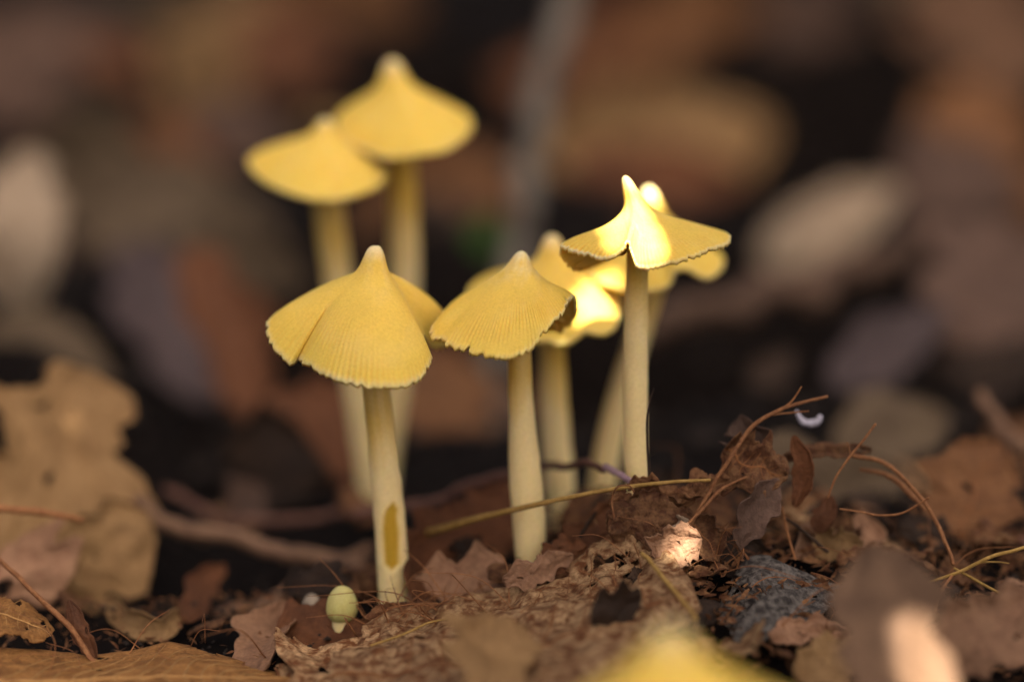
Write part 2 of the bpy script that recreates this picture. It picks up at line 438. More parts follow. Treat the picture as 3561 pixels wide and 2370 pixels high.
mushroom('yellow mushroom half hidden behind the fluted cap, its right lobe catching the sun',
    (1925, 905, .437), (1921, 815), 42,
    [(1632, 1010, .004), (1660, 1090, -.003), (1760, 1160, -.009), (1880, 1185, -.011), (1975, 1190, -.011), (2010, 1170, -.0105), (2040, 1150, -.010), (2090, 1158, -.0095), (2140, 1135, -.007), (2165, 1060, -.002), (2150, 985, .005), (2060, 950, .014), (1900, 940, .018), (1720, 950, .013)],
    [(1920, 960, .002, 88), (1920, 1190, .0055, 88), (1932, 1500, .008, 100), (1948, 1700, .0095, 104), (1958, 1900, .011, 92), (1962, 2010, .012, 90)],
    hexp=1.35, seed=41, gn=2.6, jag=.6)
mushroom('yellow mushroom with slanting stem standing behind the witch hat cap',
    (2268, 738, .441), (2256, 648), 38,
    [(2020, 880, .003), (2050, 950, -.004), (2110, 985, -.008), (2180, 1000, -.010), (2270, 1005, -.011), (2320, 990, -.0105), (2345, 940, -.010), (2390, 930, -.009), (2450, 962, -.007), (2500, 945, -.003), (2520, 900, .003), (2450, 850, .012), (2280, 820, .018), (2110, 830, .013)],
    [(2272, 800, .002, 82), (2268, 1000, .005, 84), (2232, 1130, .006, 84), (2180, 1300, .0075, 88), (2128, 1500, .009, 92), (2095, 1680, .0105, 94), (2080, 1800, .0115, 92)],
    hexp=1.2, seed=43, gn=2.4, jag=.6)
mushroom('tallest yellow mushroom, pointed cap rising blurred above its neighbour at the back',
    (1372, 300, .468), (1362, 205), 46,
    [(1168, 420, .004), (1190, 480, -.003), (1260, 520, -.008), (1360, 545, -.0115), (1460, 535, -.012), (1560, 515, -.010), (1625, 470, -.006), (1640, 425, .000), (1600, 380, .008), (1480, 350, .016), (1330, 345, .017), (1220, 370, .012)],
    [(1375, 340, .002, 96), (1393, 560, .006, 100), (1402, 750, .008, 102), (1404, 1000, .010, 104), (1385, 1250, .013, 104), (1345, 1500, .016, 106), (1315, 1760, .020, 104), (1305, 1880, .022, 104)],
    hexp=1.25, seed=53, gn=2.0, jag=.4)
mushroom('yellow mushroom with wide flat tilted cap, tucked below the tallest one',
    (1126, 470, .462), (1132, 412), 36,
    [(860, 556, .002), (905, 620, -.004), (985, 662, -.009), (1080, 690, -.0115), (1170, 690, -.0115), (1260, 665, -.009), (1320, 640, -.006), (1350, 604, -.001), (1310, 570, .006), (1200, 530, .014), (1060, 505, .014), (930, 510, .009)],
    [(1128, 510, .002, 104), (1140, 700, .005, 104), (1158, 850, .007, 104), (1180, 1000, .009, 100), (1222, 1250, .012, 92), (1262, 1480, .015, 92), (1292, 1700, .018, 92), (1300, 1830, .020, 92)],
    hexp=1.5, seed=59, gn=2.4, jag=.4)
mushroom('blurred yellow mushroom cap poking up in front of the mottled skeleton leaf',
    (2330, 2245, .300), (2325, 2175), 95,
    [(1800, 2560, .000), (1900, 2700, -.008), (2150, 2790, -.012), (2350, 2800, -.013), (2600, 2770, -.011), (2800, 2650, -.006), (2870, 2520, .001), (2750, 2440, .009), (2500, 2400, .014), (2250, 2400, .015), (1980, 2450, .010)],
    [(2330, 2380, .002, 120), (2330, 2800, .008, 130), (2320, 3300, .014, 140), (2320, 3560, .017, 140)],
    hexp=1.2, seed=61, gn=2.2, jag=.4)

# young buttons beside the scarred mushroom
def button(label, px, py, d, wpx, hpx, mat, seed):
    d = min(d, on_ground(px, py + hpx * .8)); k = kpx(d); c = P(px, py, d)
    nu, nv = 24, 32
    th = np.linspace(0.001, np.pi - .001, nu)[:, None]; ph = np.linspace(0, 6.2832, nv, endpoint=False)[None]
    prof = np.sin(th) * (1 - .22 * np.cos(th))          # egg, broader below
    V = np.stack([prof * np.cos(ph), prof * np.sin(ph), np.cos(th) + 0 * ph], -1)
    V *= (1 + .05 * snoise(seed, V[..., 0], V[..., 1], V[..., 2], f=3))[..., None]
    V = c + V * np.array([wpx * k / 2, wpx * k / 2, hpx * k / 2])
    gz = float(ground(c[0], c[1])); base = np.array([c[0], c[1], min(gz, c[2] - .003)])
    root = empty('young_mushroom', base); tag(root, label, 'mushroom')
    pl = np.clip(.5 + .5 * np.cos(th) + 0 * ph, 0, 1) * .5
    mk('cap', V.reshape(-1, 3), gridfaces(nu, nv, True), mat, root, attrs={'pale': pl.ravel(), 'deep': 0 * pl.ravel()})
    S = cr(np.array([c - [0, 0, hpx * k * .3], (c + base) / 2, base - [0, 0, .002]]), 16)
    V2, F2 = tube_mesh(S, wpx * k * .32, 14, .06, seed)
    mk('stem', V2, F2, M_STEM, root, attrs={'pale': np.ones(len(V2)) * .8, 'deep': np.zeros(len(V2))})
button('tiny pale yellow button mushroom on dark soil left of the scarred stem', 1190, 2098, .432, 112, 132, M_BUTTON, 3)
button('tiny whitish pinhead mushroom beside the pale yellow button', 1085, 2092, .440, 66, 62, leafmat('pinhead_white', (.42, .38, .38), (.5, .46, .45), blot=0, trans=0), 4)

# ------------------------------------------------------------------ leaves
def outline(kind, u):
    if kind == 'ovate':  return np.sin(np.pi * np.clip(u, 0, 1) ** .8) ** .75
    if kind == 'narrow': return np.sin(np.pi * np.clip(u, 0, 1) ** .9) ** .6
    if kind == 'oak':    return np.sin(np.pi * np.clip(u, 0, 1) ** .85) ** .6 * (.74 + .26 * np.sin(u * 24))
    if kind == 'blunt':  return np.clip(np.sin(np.pi * np.clip(u, .0, 1) ** .8) ** .5, .05, 1)
    return 0 * u + 1
def finish_surface(name, X, mat, label, cat, group=None, seed=0, ruffle=.0, ragged=0.0, holes=0.0, veins=None, thick=.00022, ruf_f=5, vein_r=.0004, nside=7):
    nu, nv, _ = X.shape
    u = np.linspace(0, 1, nu)[:, None] + np.zeros((1, nv)); v = np.linspace(-1, 1, nv)[None] + np.zeros((nu, 1))
    N = nrm(np.cross(np.gradient(X, axis=0), np.gradient(X, axis=1)))
    if (N.reshape(-1, 3).mean(0) @ (CAM - X.reshape(-1, 3).mean(0))) < 0: N = -N
    if ruffle: X = X + N * (ruffle * snoise(seed, u * 1.4, v * .7, f=ruf_f, oct=4))[..., None]
    keep = np.ones((nu - 1, nv - 1), bool)
    if ragged or holes:
        uc = (u[1:, 1:] + u[:-1, :-1]) / 2; vc = (v[1:, 1:] + v[:-1, :-1]) / 2
        nz = snoise(seed + 77, uc * 2, vc, f=7, oct=4)
        ed = np.minimum(np.minimum(uc, 1 - uc) * 2.2, 1 - np.abs(vc))
        keep &= ~(nz * .5 + .5 > 1 - ragged * np.exp(-ed / .16) - holes)
    F = gridfaces(nu, nv, False, keep)
    origin = X[0, nv // 2]
    used = np.unique(F); rm = -np.ones(nu * nv, int); rm[used] = np.arange(len(used))
    F = rm[F]; V = X.reshape(-1, 3)[used]
    if veins is None:
        o = mk(name, V, F, mat, origin=origin); root = o
    else:
        root = empty(name, origin)
        o = mk('blade', V, F, mat, root)
        Nn = nrm(np.cross(np.gradient(X, axis=0), np.gradient(X, axis=1)))
        if (Nn.reshape(-1, 3).mean(0) @ (CAM - X.reshape(-1, 3).mean(0))) < 0: Nn = -Nn
        mid = X[:, nv // 2] + Nn[:, nv // 2] * vein_r * .4
        Vt, Ft = tube_mesh(mid, np.linspace(vein_r, vein_r * .35, nu), 6)
        mk('midrib', Vt, Ft, veins, root)
        VV, FF, off = [], [], 0
        for k in range(nside):
            u0 = .08 + .8 * k / nside
            for s in (-1, 1):
                q = np.linspace(0, 1, 18)
                uu = np.clip(u0 + .17 * q ** 1.2 + .015 * np.sin(q * 6 + k), 0, 1) * (nu - 1); vv = (.5 + s * .46 * q) * (nv - 1)
                a = uu.astype(int).clip(0, nu - 2); b = vv.astype(int).clip(0, nv - 2); fu = (uu - a)[:, None]; fv = (vv - b)[:, None]
                p = (X[a, b] * (1 - fu) + X[a + 1, b] * fu) * (1 - fv) + (X[a, b + 1] * (1 - fu) + X[a + 1, b + 1] * fu) * fv + Nn[a, b] * vein_r * .25
                Vt, Ft = tube_mesh(p, np.linspace(vein_r * .55, vein_r * .2, 18), 5)
                VV.append(Vt); FF += [[i + off for i in f] for f in Ft]; off += len(Vt)
        vn = mk('vein_network', np.vstack(VV), FF, veins, root); vn['kind'] = 'stuff'
    md = o.modifiers.new('thickness', 'SOLIDIFY'); md.thickness = thick; md.offset = 0
    tag(root, label, cat, group)
    return root

def lifted(px, py, d):
    a = P(px, py, d)
    if py < 2395 and a[2] < float(ground(a[0], a[1])) + .0006: a = P(px, py, min(d, on_ground(px, py) - .0015))
    return a
def leaf(label, mid, W, mat='brown', roll=0, cup=.15, shape='ovate', seed=0, ruffle=.06, ragged=.0, holes=0., veins=None, nu=44, nv=22, group=None, name='dead_leaf', cat='leaf', world=False, up=None, **kw):
    pts = np.array(mid, float) if world else np.array([lifted(*m) for m in mid])
    C = cr(pts, nu); T = nrm(np.gradient(C, axis=0))
    u = np.linspace(0, 1, nu); v = np.linspace(-1, 1, nv)
    n0 = nrm(CAM - C) if up is None else np.tile(np.asarray(up, float), (nu, 1))
    n0 = nrm(n0 - T * (n0 * T).sum(1)[:, None])
    s0 = np.cross(T, n0)
    rl = np.radians(np.interp(u, np.linspace(0, 1, len(np.atleast_1d(roll))), np.atleast_1d(roll)))[:, None]
    S = s0 * np.cos(rl) + n0 * np.sin(rl); N = n0 * np.cos(rl) - s0 * np.sin(rl)
    hw = W / 2 * outline(shape, u)
    irr = .30 if shape == 'blunt' else .2
    nl = 1 + irr * snoise(seed + 31, u * 3, f=5, oct=3); nr_ = 1 + irr * snoise(seed + 32, u * 3, f=5, oct=3)
    asy = np.where(v[None] < 0, nl[:, None], nr_[:, None])
    C = C + S * (W * .06 * snoise(seed + 33, u * 2, f=4, oct=2))[:, None]
    ang = v[None] * cup * 2.2
    if abs(cup) > 1e-3:
        X = C[:, None] + (S[:, None] * (np.sin(ang) / (cup * 2.2))[..., None] + N[:, None] * ((1 - np.cos(ang)) / (cup * 2.2))[..., None]) * (hw[:, None] * asy)[..., None]
    else:
        X = C[:, None] + S[:, None] * (v[None] * hw[:, None] * asy)[..., None]
    return finish_surface(name, X, LM[mat] if isinstance(mat, str) else mat, label, cat, group, seed, ruffle * W, ragged, holes, veins, **kw)

def sheet(label, rows, mat, seed=0, nu=90, nv=60, **kw):
    R_ = [cr(np.array([P(*p) for p in r]), nu) for r in rows]
    G = np.stack(R_, 1)                                   # nu x k x 3
    X = np.stack([cr(G[i], nv) for i in range(nu)], 0)
    return finish_surface(kw.pop('name', 'dead_leaf'), X, LM[mat], label, 'leaf', seed=seed, **kw)

LMFG = leafmat('leaf_foreground', (.14, .09, .07), (.22, .145, .11), blot=.2)
# --- background and side leaves that the photograph shows one by one
leaf('pale tan dead leaf standing upright at the edge of the litter', [(30, 1080, .575), (70, 800, .57), (100, 520, .585)], .0175, 'pale', roll=10, seed=1, shape='blunt', ruffle=.08)
leaf('greyish leaf scrap arching over a dark hollow below the pale upright leaf', [(-80, 1190, .53), (120, 1130, .53), (290, 1230, .53), (390, 1330, .53)], .0075, 'grey', roll=15, seed=2, shape='narrow')
leaf('large tan dead leaf with dark holes leaning beside the hollow', [(-60, 1960, .442), (150, 1720, .448), (260, 1500, .456), (300, 1290, .466)], .027, 'tan', roll=(10, -20), seed=3, shape='blunt', ruffle=.07, ragged=.35, holes=.09, nu=80, nv=50)
leaf('tan leaf flap with orange lower edge below the large holed leaf', [(170, 2030, .437), (340, 1930, .440), (520, 1790, .446)], .016, 'tan', roll=(-25, 10), seed=4, shape='narrow', ruffle=.08, ragged=.25, holes=.05, nu=70, nv=40)
leaf('pinkish tan scrap hanging under the large holed leaf', [(60, 1880, .428), (130, 1960, .427), (210, 2070, .426)], .013, 'pink', roll=0, seed=5, shape='blunt')
leaf('purplish brown dead leaf slanting down into a dark hollow', [(470, 830, .60), (560, 1050, .59), (660, 1300, .575), (720, 1420, .57)], .024, 'plum', roll=30, seed=6)
leaf('orange brown curled leaf hanging with its tip pointing down', [(660, 860, .56), (760, 1050, .55), (850, 1280, .545), (905, 1490, .54)], .016, 'rust', roll=(30, -20), seed=7, shape='narrow', cup=.35)
leaf('greyish olive dead leaf lying slantwise below the flat cap', [(280, 770, .66), (560, 760, .66), (800, 830, .655), (1010, 900, .65)], .028, 'grey', roll=15, seed=8)
leaf('narrow grey leaf lying under the olive leaf', [(700, 800, .62), (900, 900, .61), (1080, 960, .60)], .016, 'grey', roll=-20, seed=9, shape='narrow')
leaf('tan curled leaf streak leaning in the far litter', [(560, 330, .86), (700, 240, .86), (830, 100, .87), (960, -60, .88)], .034, 'tan', roll=20, seed=10)
leaf('small tan leaf lit softly beneath the curled streak', [(600, 250, .80), (740, 310, .79), (860, 350, .79)], .028, 'tan', roll=-10, seed=11)
leaf('broad mauve brown leaf upright in the far corner of the litter', [(120, 460, .82), (150, 250, .84), (200, 20, .86)], .058, 'mauve', roll=0, seed=12, shape='blunt')
leaf('dull mauve leaf behind the flat tilted cap', [(780, 560, .74), (830, 460, .74), (900, 380, .75)], .026, 'mauve', roll=10, seed=13)
leaf('olive brown leaf lying left of the dark gap', [(100, 600, .74), (300, 570, .74), (560, 540, .75)], .034, 'grey', roll=-10, seed=14)
leaf('rust brown leaf standing behind the tallest cap', [(980, 330, .84), (1020, 180, .86), (1120, 60, .88)], .04, 'rust', roll=10, seed=15)
leaf('brown leaf at the far top of the litter above the tallest cap', [(950, 20, .98), (1200, 40, .98), (1480, 60, .98)], .05, 'brown', roll=0, seed=16)
leaf('reddish brown leaf panel behind the two back stems', [(1220, 820, .66), (1500, 720, .67), (1790, 610, .68)], .042, 'brown', roll=0, seed=17, shape='blunt', ruffle=.04)
leaf('large tan brown leaf sloping in the far litter right of the grey stem', [(1880, 470, .78), (2200, 510, .775), (2450, 490, .775), (2690, 440, .79)], .035, 'tan', roll=5, seed=18)
leaf('brown leaf underside below the large tan brown leaf', [(2000, 640, .74), (2300, 640, .735), (2600, 600, .735)], .025, 'rust', roll=25, seed=19)
leaf('dark red brown leaf in the far litter by the grey stem', [(2050, 330, .92), (2250, 200, .93), (2450, 60, .95)], .055, 'rust', roll=0, seed=20)
leaf('brown leaf lying at the far edge of the black gap', [(2250, 190, .97), (2480, 120, .97), (2720, 40, .98)], .045, 'brown', roll=0, seed=21)
leaf('dim brown leaf above the black gap', [(2650, 150, .98), (2850, 110, .98), (3050, 80, .98)], .036, 'mauve', roll=0, seed=22)
leaf('broad pinkish brown leaf in the far corner beyond the black gap', [(3120, 60, .95), (3350, 160, .94), (3620, 280, .93)], .075, 'pink', roll=0, seed=23, shape='blunt')
leaf('pale greyish leaf lying on the dark litter above the stick', [(2640, 890, .665), (2850, 800, .66), (3110, 640, .67)], .0150, 'pale', roll=5, seed=24, shape='narrow')
leaf('brown leaf standing by the edge near the stick end', [(3440, 1230, .55), (3470, 1000, .56), (3530, 780, .58)], .032, 'mauve', roll=0, seed=25, shape='blunt')
leaf('mauve leaf leaning above the stick end', [(3120, 760, .70), (3300, 650, .70), (3480, 520, .72)], .032, 'mauve', roll=15, seed=26)
leaf('dark brown leaf tilted at the far side of the litter', [(3200, 560, .76), (3400, 480, .77), (3600, 420, .78)], .034, 'brown', roll=15, seed=27)
leaf('dull plum leaf under the right end of the stick', [(2880, 1330, .53), (3080, 1200, .54), (3300, 1080, .55)], .013, 'plum', roll=0, seed=28)
leaf('small dark scrap lying in the shade below the stick', [(2600, 1330, .52), (2680, 1290, .525), (2770, 1230, .53)], .007, 'dark', roll=0, seed=29)
leaf('orange brown holed leaf standing behind the fluted mushroom base', [(1480, 2110, .426), (1600, 1960, .430), (1740, 1820, .436), (1830, 1690, .442)], .0185, 'rust', roll=(-5, 15), seed=30, shape='blunt', ragged=.2, holes=.05, nu=70, nv=40)
leaf('flat pinkish leaf lying between the scarred stem and the fluted mushroom', [(1420, 2080, .418), (1620, 2050, .420), (1860, 2000, .424)], .011, 'pink', roll=20, seed=31, shape='blunt', ragged=.2, nu=60, nv=30)
leaf('dark rust leaf leaning behind the scarred stem', [(1060, 1660, .50), (1130, 1500, .505), (1240, 1330, .52)], .020, 'rust', roll=0, seed=32)
leaf('brown leaf in shadow between the two front stems', [(1400, 1480, .53), (1520, 1400, .535), (1680, 1280, .55)], .024, 'brown', roll=15, seed=33)
leaf('dark brown leaf lying low beyond the leaning twigs', [(780, 1620, .50), (960, 1600, .495), (1150, 1640, .49)], .017, 'dark', roll=0, seed=34)
leaf('small grey pebble coloured leaf tip beyond the leaning twigs', [(800, 1790, .475), (850, 1740, .475), (900, 1680, .48)], .0085, 'mauve', roll=0, seed=35)
leaf('small curled yellowish leaf boat on dark soil', [(370, 2080, .428), (470, 2170, .425), (560, 2190, .424), (640, 2110, .424)], .0042, 'tan', roll=-10, seed=36, shape='narrow', cup=.4)
leaf('thin brown leaf strip leaning behind the curled leaf boat', [(640, 2160, .43), (720, 2020, .435), (780, 1960, .44)], .005, 'rust', roll=0, seed=37, shape='narrow')
leaf('pale tan leaf edge standing left of the torn leaf', [(900, 2340, .412), (905, 2240, .413), (960, 2150, .415), (1030, 2120, .416)], .0085, 'pink', roll=30, seed=38, shape='blunt', cup=.3)
leaf('brown leaf lying beneath the pale button mushroom', [(960, 2200, .425), (1120, 2190, .425), (1290, 2210, .423)], .010, 'rust', roll=35, seed=39, shape='blunt')
# --- leaves in and near the plane of focus
sheet('veined ochre dead leaf lying along the bottom edge', [[(-120, 2255, .395), (150, 2262, .396), (330, 2275, .398), (470, 2262, .399), (600, 2240, .399), (760, 2275, .398), (900, 2318, .396), (1015, 2352, .394)],
    [(-120, 2330, .388), (200, 2340, .388), (450, 2330, .389), (650, 2315, .389), (850, 2340, .389), (1010, 2360, .390)],
    [(-120, 2400, .381), (250, 2405, .380), (550, 2395, .380), (800, 2385, .382), (1010, 2372, .386)],
    [(-120, 2480, .374), (250, 2500, .372), (600, 2490, .372), (850, 2440, .376), (1010, 2390, .382)]], 'veined', seed=50, nu=150, nv=70, ruffle=.0004, ragged=.25, veins=M_VEIN, vein_r=.00035, nside=12, ruf_f=9)
sheet('brown lacy leaf fragment with pale threads beside the reddish twig', [[(-60, 2050, .400), (60, 2070, .400), (150, 2140, .400), (190, 2190, .399)], [(-60, 2140, .396), (60, 2150, .396), (140, 2185, .396), (170, 2215, .396)], [(-60, 2215, .392), (40, 2225, .392), (110, 2228, .393), (150, 2230, .394)]], 'veined', seed=51, nu=60, nv=40, ruffle=.0004, ragged=.5, holes=.14, veins=M_VEIN, vein_r=.0002, nside=5)
sheet('mottled rust and cream skeleton leaf ridge sloping across the front', [[(1250, 2180, .402), (1400, 2125, .404), (1560, 2095, .4045), (1830, 2018, .404), (2020, 1950, .404), (2110, 1870, .405), (2160, 1780, .407)],
    [(1180, 2240, .394), (1380, 2200, .395), (1600, 2155, .395), (1850, 2090, .395), (2060, 2030, .395), (2220, 1950, .396), (2300, 1890, .398)],
    [(1150, 2330, .384), (1400, 2300, .383), (1650, 2260, .382), (1900, 2200, .382), (2120, 2140, .383), (2300, 2080, .385), (2420, 2060, .388)],
    [(1150, 2450, .370), (1450, 2430, .368), (1700, 2400, .366), (1950, 2340, .366), (2200, 2280, .368), (2380, 2210, .372), (2470, 2170, .376)],
    [(1150, 2600, .355), (1450, 2600, .352), (1750, 2560, .350), (2000, 2500, .350), (2250, 2440, .352), (2420, 2360, .358), (2500, 2290, .364)]], 'mottle', seed=52, nu=200, nv=130, ruffle=.0016, ragged=.45, holes=.09, veins=M_VEIND, vein_r=.0003, nside=9, ruf_f=11)
sheet('torn grey and rust leaf scrap with ragged upper edge near the bottom', [[(925, 2165, .399), (1010, 2200, .398), (1110, 2225, .397), (1230, 2215, .397), (1330, 2180, .398)], [(960, 2250, .393), (1030, 2270, .393), (1120, 2285, .392), (1240, 2275, .392), (1360, 2240, .393)], [(990, 2340, .386), (1060, 2350, .385), (1150, 2360, .385), (1260, 2350, .385), (1380, 2320, .386)], [(1000, 2440, .378), (1100, 2450, .377), (1180, 2450, .377), (1280, 2440, .377), (1400, 2400, .378)]], 'mottle', seed=53, nu=110, nv=80, ruffle=.0009, ragged=.6, holes=.06)
leaf('blurred tan scrap drooping over the front of the skeleton leaf', [(1750, 2150, .375), (1700, 2280, .365), (1660, 2420, .355)], .012, 'tan', roll=0, seed=54, shape='blunt')
leaf('dark leathery scrap lying in a fold of the skeleton leaf', [(2060, 2160, .378), (2140, 2110, .380), (2230, 2070, .382)], .0065, 'dark', roll=-30, seed=55, shape='blunt')
leaf('pale crumpled leaf scrap with one sunlit pink corner on the mound', [(2290, 1960, .396), (2350, 1900, .396), (2440, 1880, .397)], .0068, 'pink', roll=0, seed=56, shape='blunt', ruffle=.10, ragged=.35, nu=60, nv=40)
leaf('cream papery scrap standing on the mound above the sunlit corner', [(2300, 1900, .399), (2330, 1840, .400), (2320, 1800, .401)], .0055, 'pale', roll=15, seed=57, shape='blunt', ruffle=.09, ragged=.5, nu=50, nv=36)
leaf('fibrous brown rolled leaf end hanging off the mound', [(2400, 1800, .402), (2450, 1870, .400), (2500, 1950, .399)], .0062, 'shred', roll=10, cup=.55, seed=58, shape='blunt', ruffle=.05, ragged=.2, veins=M_ROOT, vein_r=.00016, nside=12, nu=60, nv=36)
leaf('brown leaf base wrapped around the foot of the witch hat mushroom', [(2120, 1760, .401), (2250, 1730, .402), (2420, 1740, .402)], .0068, 'shred', roll=-20, seed=59, shape='blunt', ruffle=.10, ragged=.4, holes=.05, nu=90, nv=50)
leaf('shredded brown leaf heap below the thin yellow straw', [(2120, 1850, .401), (2250, 1800, .400), (2420, 1810, .401)], .0075, 'shred', roll=0, seed=60, shape='blunt', ruffle=.13, ragged=.4, holes=.08, nu=90, nv=50)
leaf('dark triangular leaf point rising under the arching rootlet', [(2570, 1640, .408), (2600, 1540, .408), (2580, 1440, .409)], .0075, 'mauve', roll=(0, 20), seed=61, shape='ovate', cup=.3, ragged=.2)
leaf('crumpled purplish brown leaf with curled rim beneath the arching rootlet', [(2520, 1560, .404), (2620, 1620, .402), (2740, 1650, .402)], .0090, 'shred', roll=(-10, 20), seed=62, shape='blunt', ruffle=.09, ragged=.3, veins=M_VEIND, vein_r=.0002, nside=6, nu=70, nv=44)
leaf('pointed pale underside of a torn leaf hanging below the crumpled leaf', [(2700, 1660, .401), (2640, 1760, .400), (2590, 1850, .400), (2575, 1910, .400)], .0055, 'mauve', roll=20, seed=63, shape='ovate', cup=.35, ragged=.3, nu=60, nv=30)
leaf('dark shred of leaf hanging with forked tip over the black hollow', [(2640, 1720, .403), (2600, 1830, .402), (2560, 1900, .402)], .0032, 'shred', roll=-20, seed=64, shape='narrow', ragged=.4)
leaf('upright rusty leaf blade with pointed tip between the rootlets', [(2760, 1760, .405), (2800, 1660, .405), (2790, 1590, .405), (2758, 1515, .405)], .0035, 'rust', roll=(30, 10), seed=65, shape='narrow', cup=.3)
leaf('ragged brown leaf rim stretched level behind the rusty blade', [(2720, 1600, .409), (2830, 1570, .409), (2920, 1570, .410), (3030, 1560, .411)], .0030, 'shred', roll=35, seed=66, shape='narrow', ruffle=.2, ragged=.4, nu=70, nv=20)
sheet('slate grey mottled leaf folded over the black hollow', [[(2470, 2150, .396), (2550, 2000, .400), (2600, 1938, .402), (2660, 1930, .403), (2780, 1985, .402), (2940, 2046, .402)],
    [(2500, 2175, .393), (2580, 2085, .395), (2650, 2025, .397), (2720, 2012, .398), (2820, 2032, .399), (2942, 2053, .401)], [(2545, 2215, .390), (2620, 2160, .391), (2700, 2112, .393), (2770, 2082, .394), (2850, 2064, .397), (2945, 2060, .400)]],
    'slate', seed=67, nu=90, nv=50, ruffle=.0004, ragged=.15, veins=M_VEIND, vein_r=.00016, nside=7)
leaf('lower half of a slate coloured leaf folded beneath the mottled one', [(2560, 2230, .392), (2720, 2130, .395), (2920, 2070, .398)], .0065, 'slate', roll=30, seed=68, shape='narrow', ruffle=.06, ragged=.2)
leaf('blurred brown leaf leaning close in the foreground with a white sun stripe', [(3150, 2560, .340), (3120, 2250, .346), (3060, 2050, .351), (3010, 1900, .357)], .0140, LMFG, roll=(-5, 10), seed=69, shape='blunt', ruffle=.04)
leaf('brown translucent leaf standing at the edge behind the forked rootlet', [(3330, 1900, .426), (3380, 1720, .430), (3460, 1530, .436)], .0155, 'brown', roll=(10, -15), seed=70, shape='blunt', ruffle=.06, ragged=.25, holes=.05, veins=M_VEIND, vein_r=.00022, nside=6, nu=70, nv=44)
leaf('pinkish brown blurred leaf lying low at the front edge', [(3280, 2300, .372), (3430, 2200, .372), (3640, 2080, .376)], .0115, 'pink', roll=15, seed=71, shape='blunt', ruffle=.07, ragged=.2)
leaf('yellowish grey leaf scrap lying between slate leaf and foreground leaf', [(2780, 2370, .375), (2900, 2290, .378), (3010, 2260, .382)], .0075, 'tan', roll=25, seed=72, shape='blunt', ruffle=.08, ragged=.3)
leaf('crumbled brown scrap beneath the slate leaf', [(2680, 2230, .386), (2800, 2190, .388), (2950, 2200, .390)], .0045, 'pink', roll=30, seed=73, shape='blunt', ruffle=.14, ragged=.5)
leaf('pink lit curled scrap behind the thin level rootlet', [(2760, 1930, .425), (2840, 1860, .428), (2850, 1790, .430)], .0055, 'pink', roll=0, seed=74, shape='blunt', cup=.4)
leaf('tan folded scrap below the thin level rootlet', [(2840, 1860, .412), (2920, 1900, .411), (3000, 1880, .411)], .0052, 'tan', roll=0, seed=75, shape='blunt', cup=.45)
leaf('curled pinkish scrap leaning right of the folded tan one', [(2990, 1920, .418), (3020, 1850, .419), (2970, 1790, .420)], .0048, 'pink', roll=-20, seed=76, shape='blunt', cup=.45)
leaf('rusty pointed scrap beside the thin upright rootlet', [(2840, 1850, .409), (2870, 1790, .409), (2890, 1720, .410)], .0036, 'rust', roll=10, seed=77, shape='ovate', cup=.3)
leaf('blurred grey brown leaf lying behind the tangled rootlets', [(2600, 1800, .47), (2850, 1720, .475), (3150, 1640, .48)], .020, 'grey', roll=10, seed=78)
leaf('faint grey leaf further behind the tangled rootlets', [(2900, 1560, .50), (3100, 1500, .505), (3300, 1440, .51)], .016, 'grey', roll=20, seed=79)
leaf('small bright green leaf blade in the far litter behind the fluted mushroom', [(1670, 880, .63), (1690, 810, .63), (1710, 745, .63)], .0085, 'green', roll=0, seed=80, name='green_leaf')
leaf('rust shard of leaf standing against the reddish twig', [(335, 2290, .396), (275, 2190, .397), (238, 2085, .398)], .0030, 'rust', roll=15, seed=81, shape='narrow', ragged=.4, nu=60, nv=20)
leaf('dark purple leaf lying behind the fibrous brown heap', [(1900, 2000, .415), (2000, 1950, .416), (2090, 1880, .417)], .0075, 'dark', roll=0, seed=82, shape='blunt')
leaf('brown leaf panel leaning behind the mound foot', [(1980, 1990, .410), (2080, 1870, .411), (2150, 1750, .412)], .0082, 'rust', roll=0, seed=83, shape='blunt', ruffle=.08, ragged=.2)

leaf('mauve brown curled scrap hugging the foot of the fluted mushroom', [(1750, 2020, .400), (1860, 1985, .401), (1990, 1925, .403)], .0042, 'pink', roll=-10, seed=84, shape='blunt', ruffle=.08, ragged=.25, nu=50, nv=26)
leaf('dark brown scrap propped before the base of the half hidden mushroom', [(1900, 1990, .405), (1960, 1930, .406), (2040, 1900, .407)], .0050, 'rust', roll=10, seed=85, shape='blunt', ruffle=.1, ragged=.3, nu=50, nv=26)
leaf('fibrous brown leaf edge lying against the foot of the scarred mushroom', [(1270, 2150, .400), (1400, 2118, .402), (1540, 2110, .403)], .0026, 'shred', roll=20, seed=86, shape='blunt', ruffle=.2, ragged=.5, nu=60, nv=22)
leaf('crumpled dark leaf lying below the pointed torn leaf', [(2440, 1990, .402), (2540, 1930, .405), (2660, 1900, .408)], .0060, 'dark', roll=0, seed=87, shape='blunt', ruffle=.12, ragged=.3, nu=50, nv=26)
leaf('lacy brown leaf tatter draped over the mound crest', [(2380, 1720, .401), (2470, 1680, .402), (2560, 1690, .403)], .0042, 'shred', roll=20, seed=88, shape='blunt', ruffle=.22, ragged=.6, holes=.12, nu=70, nv=36)

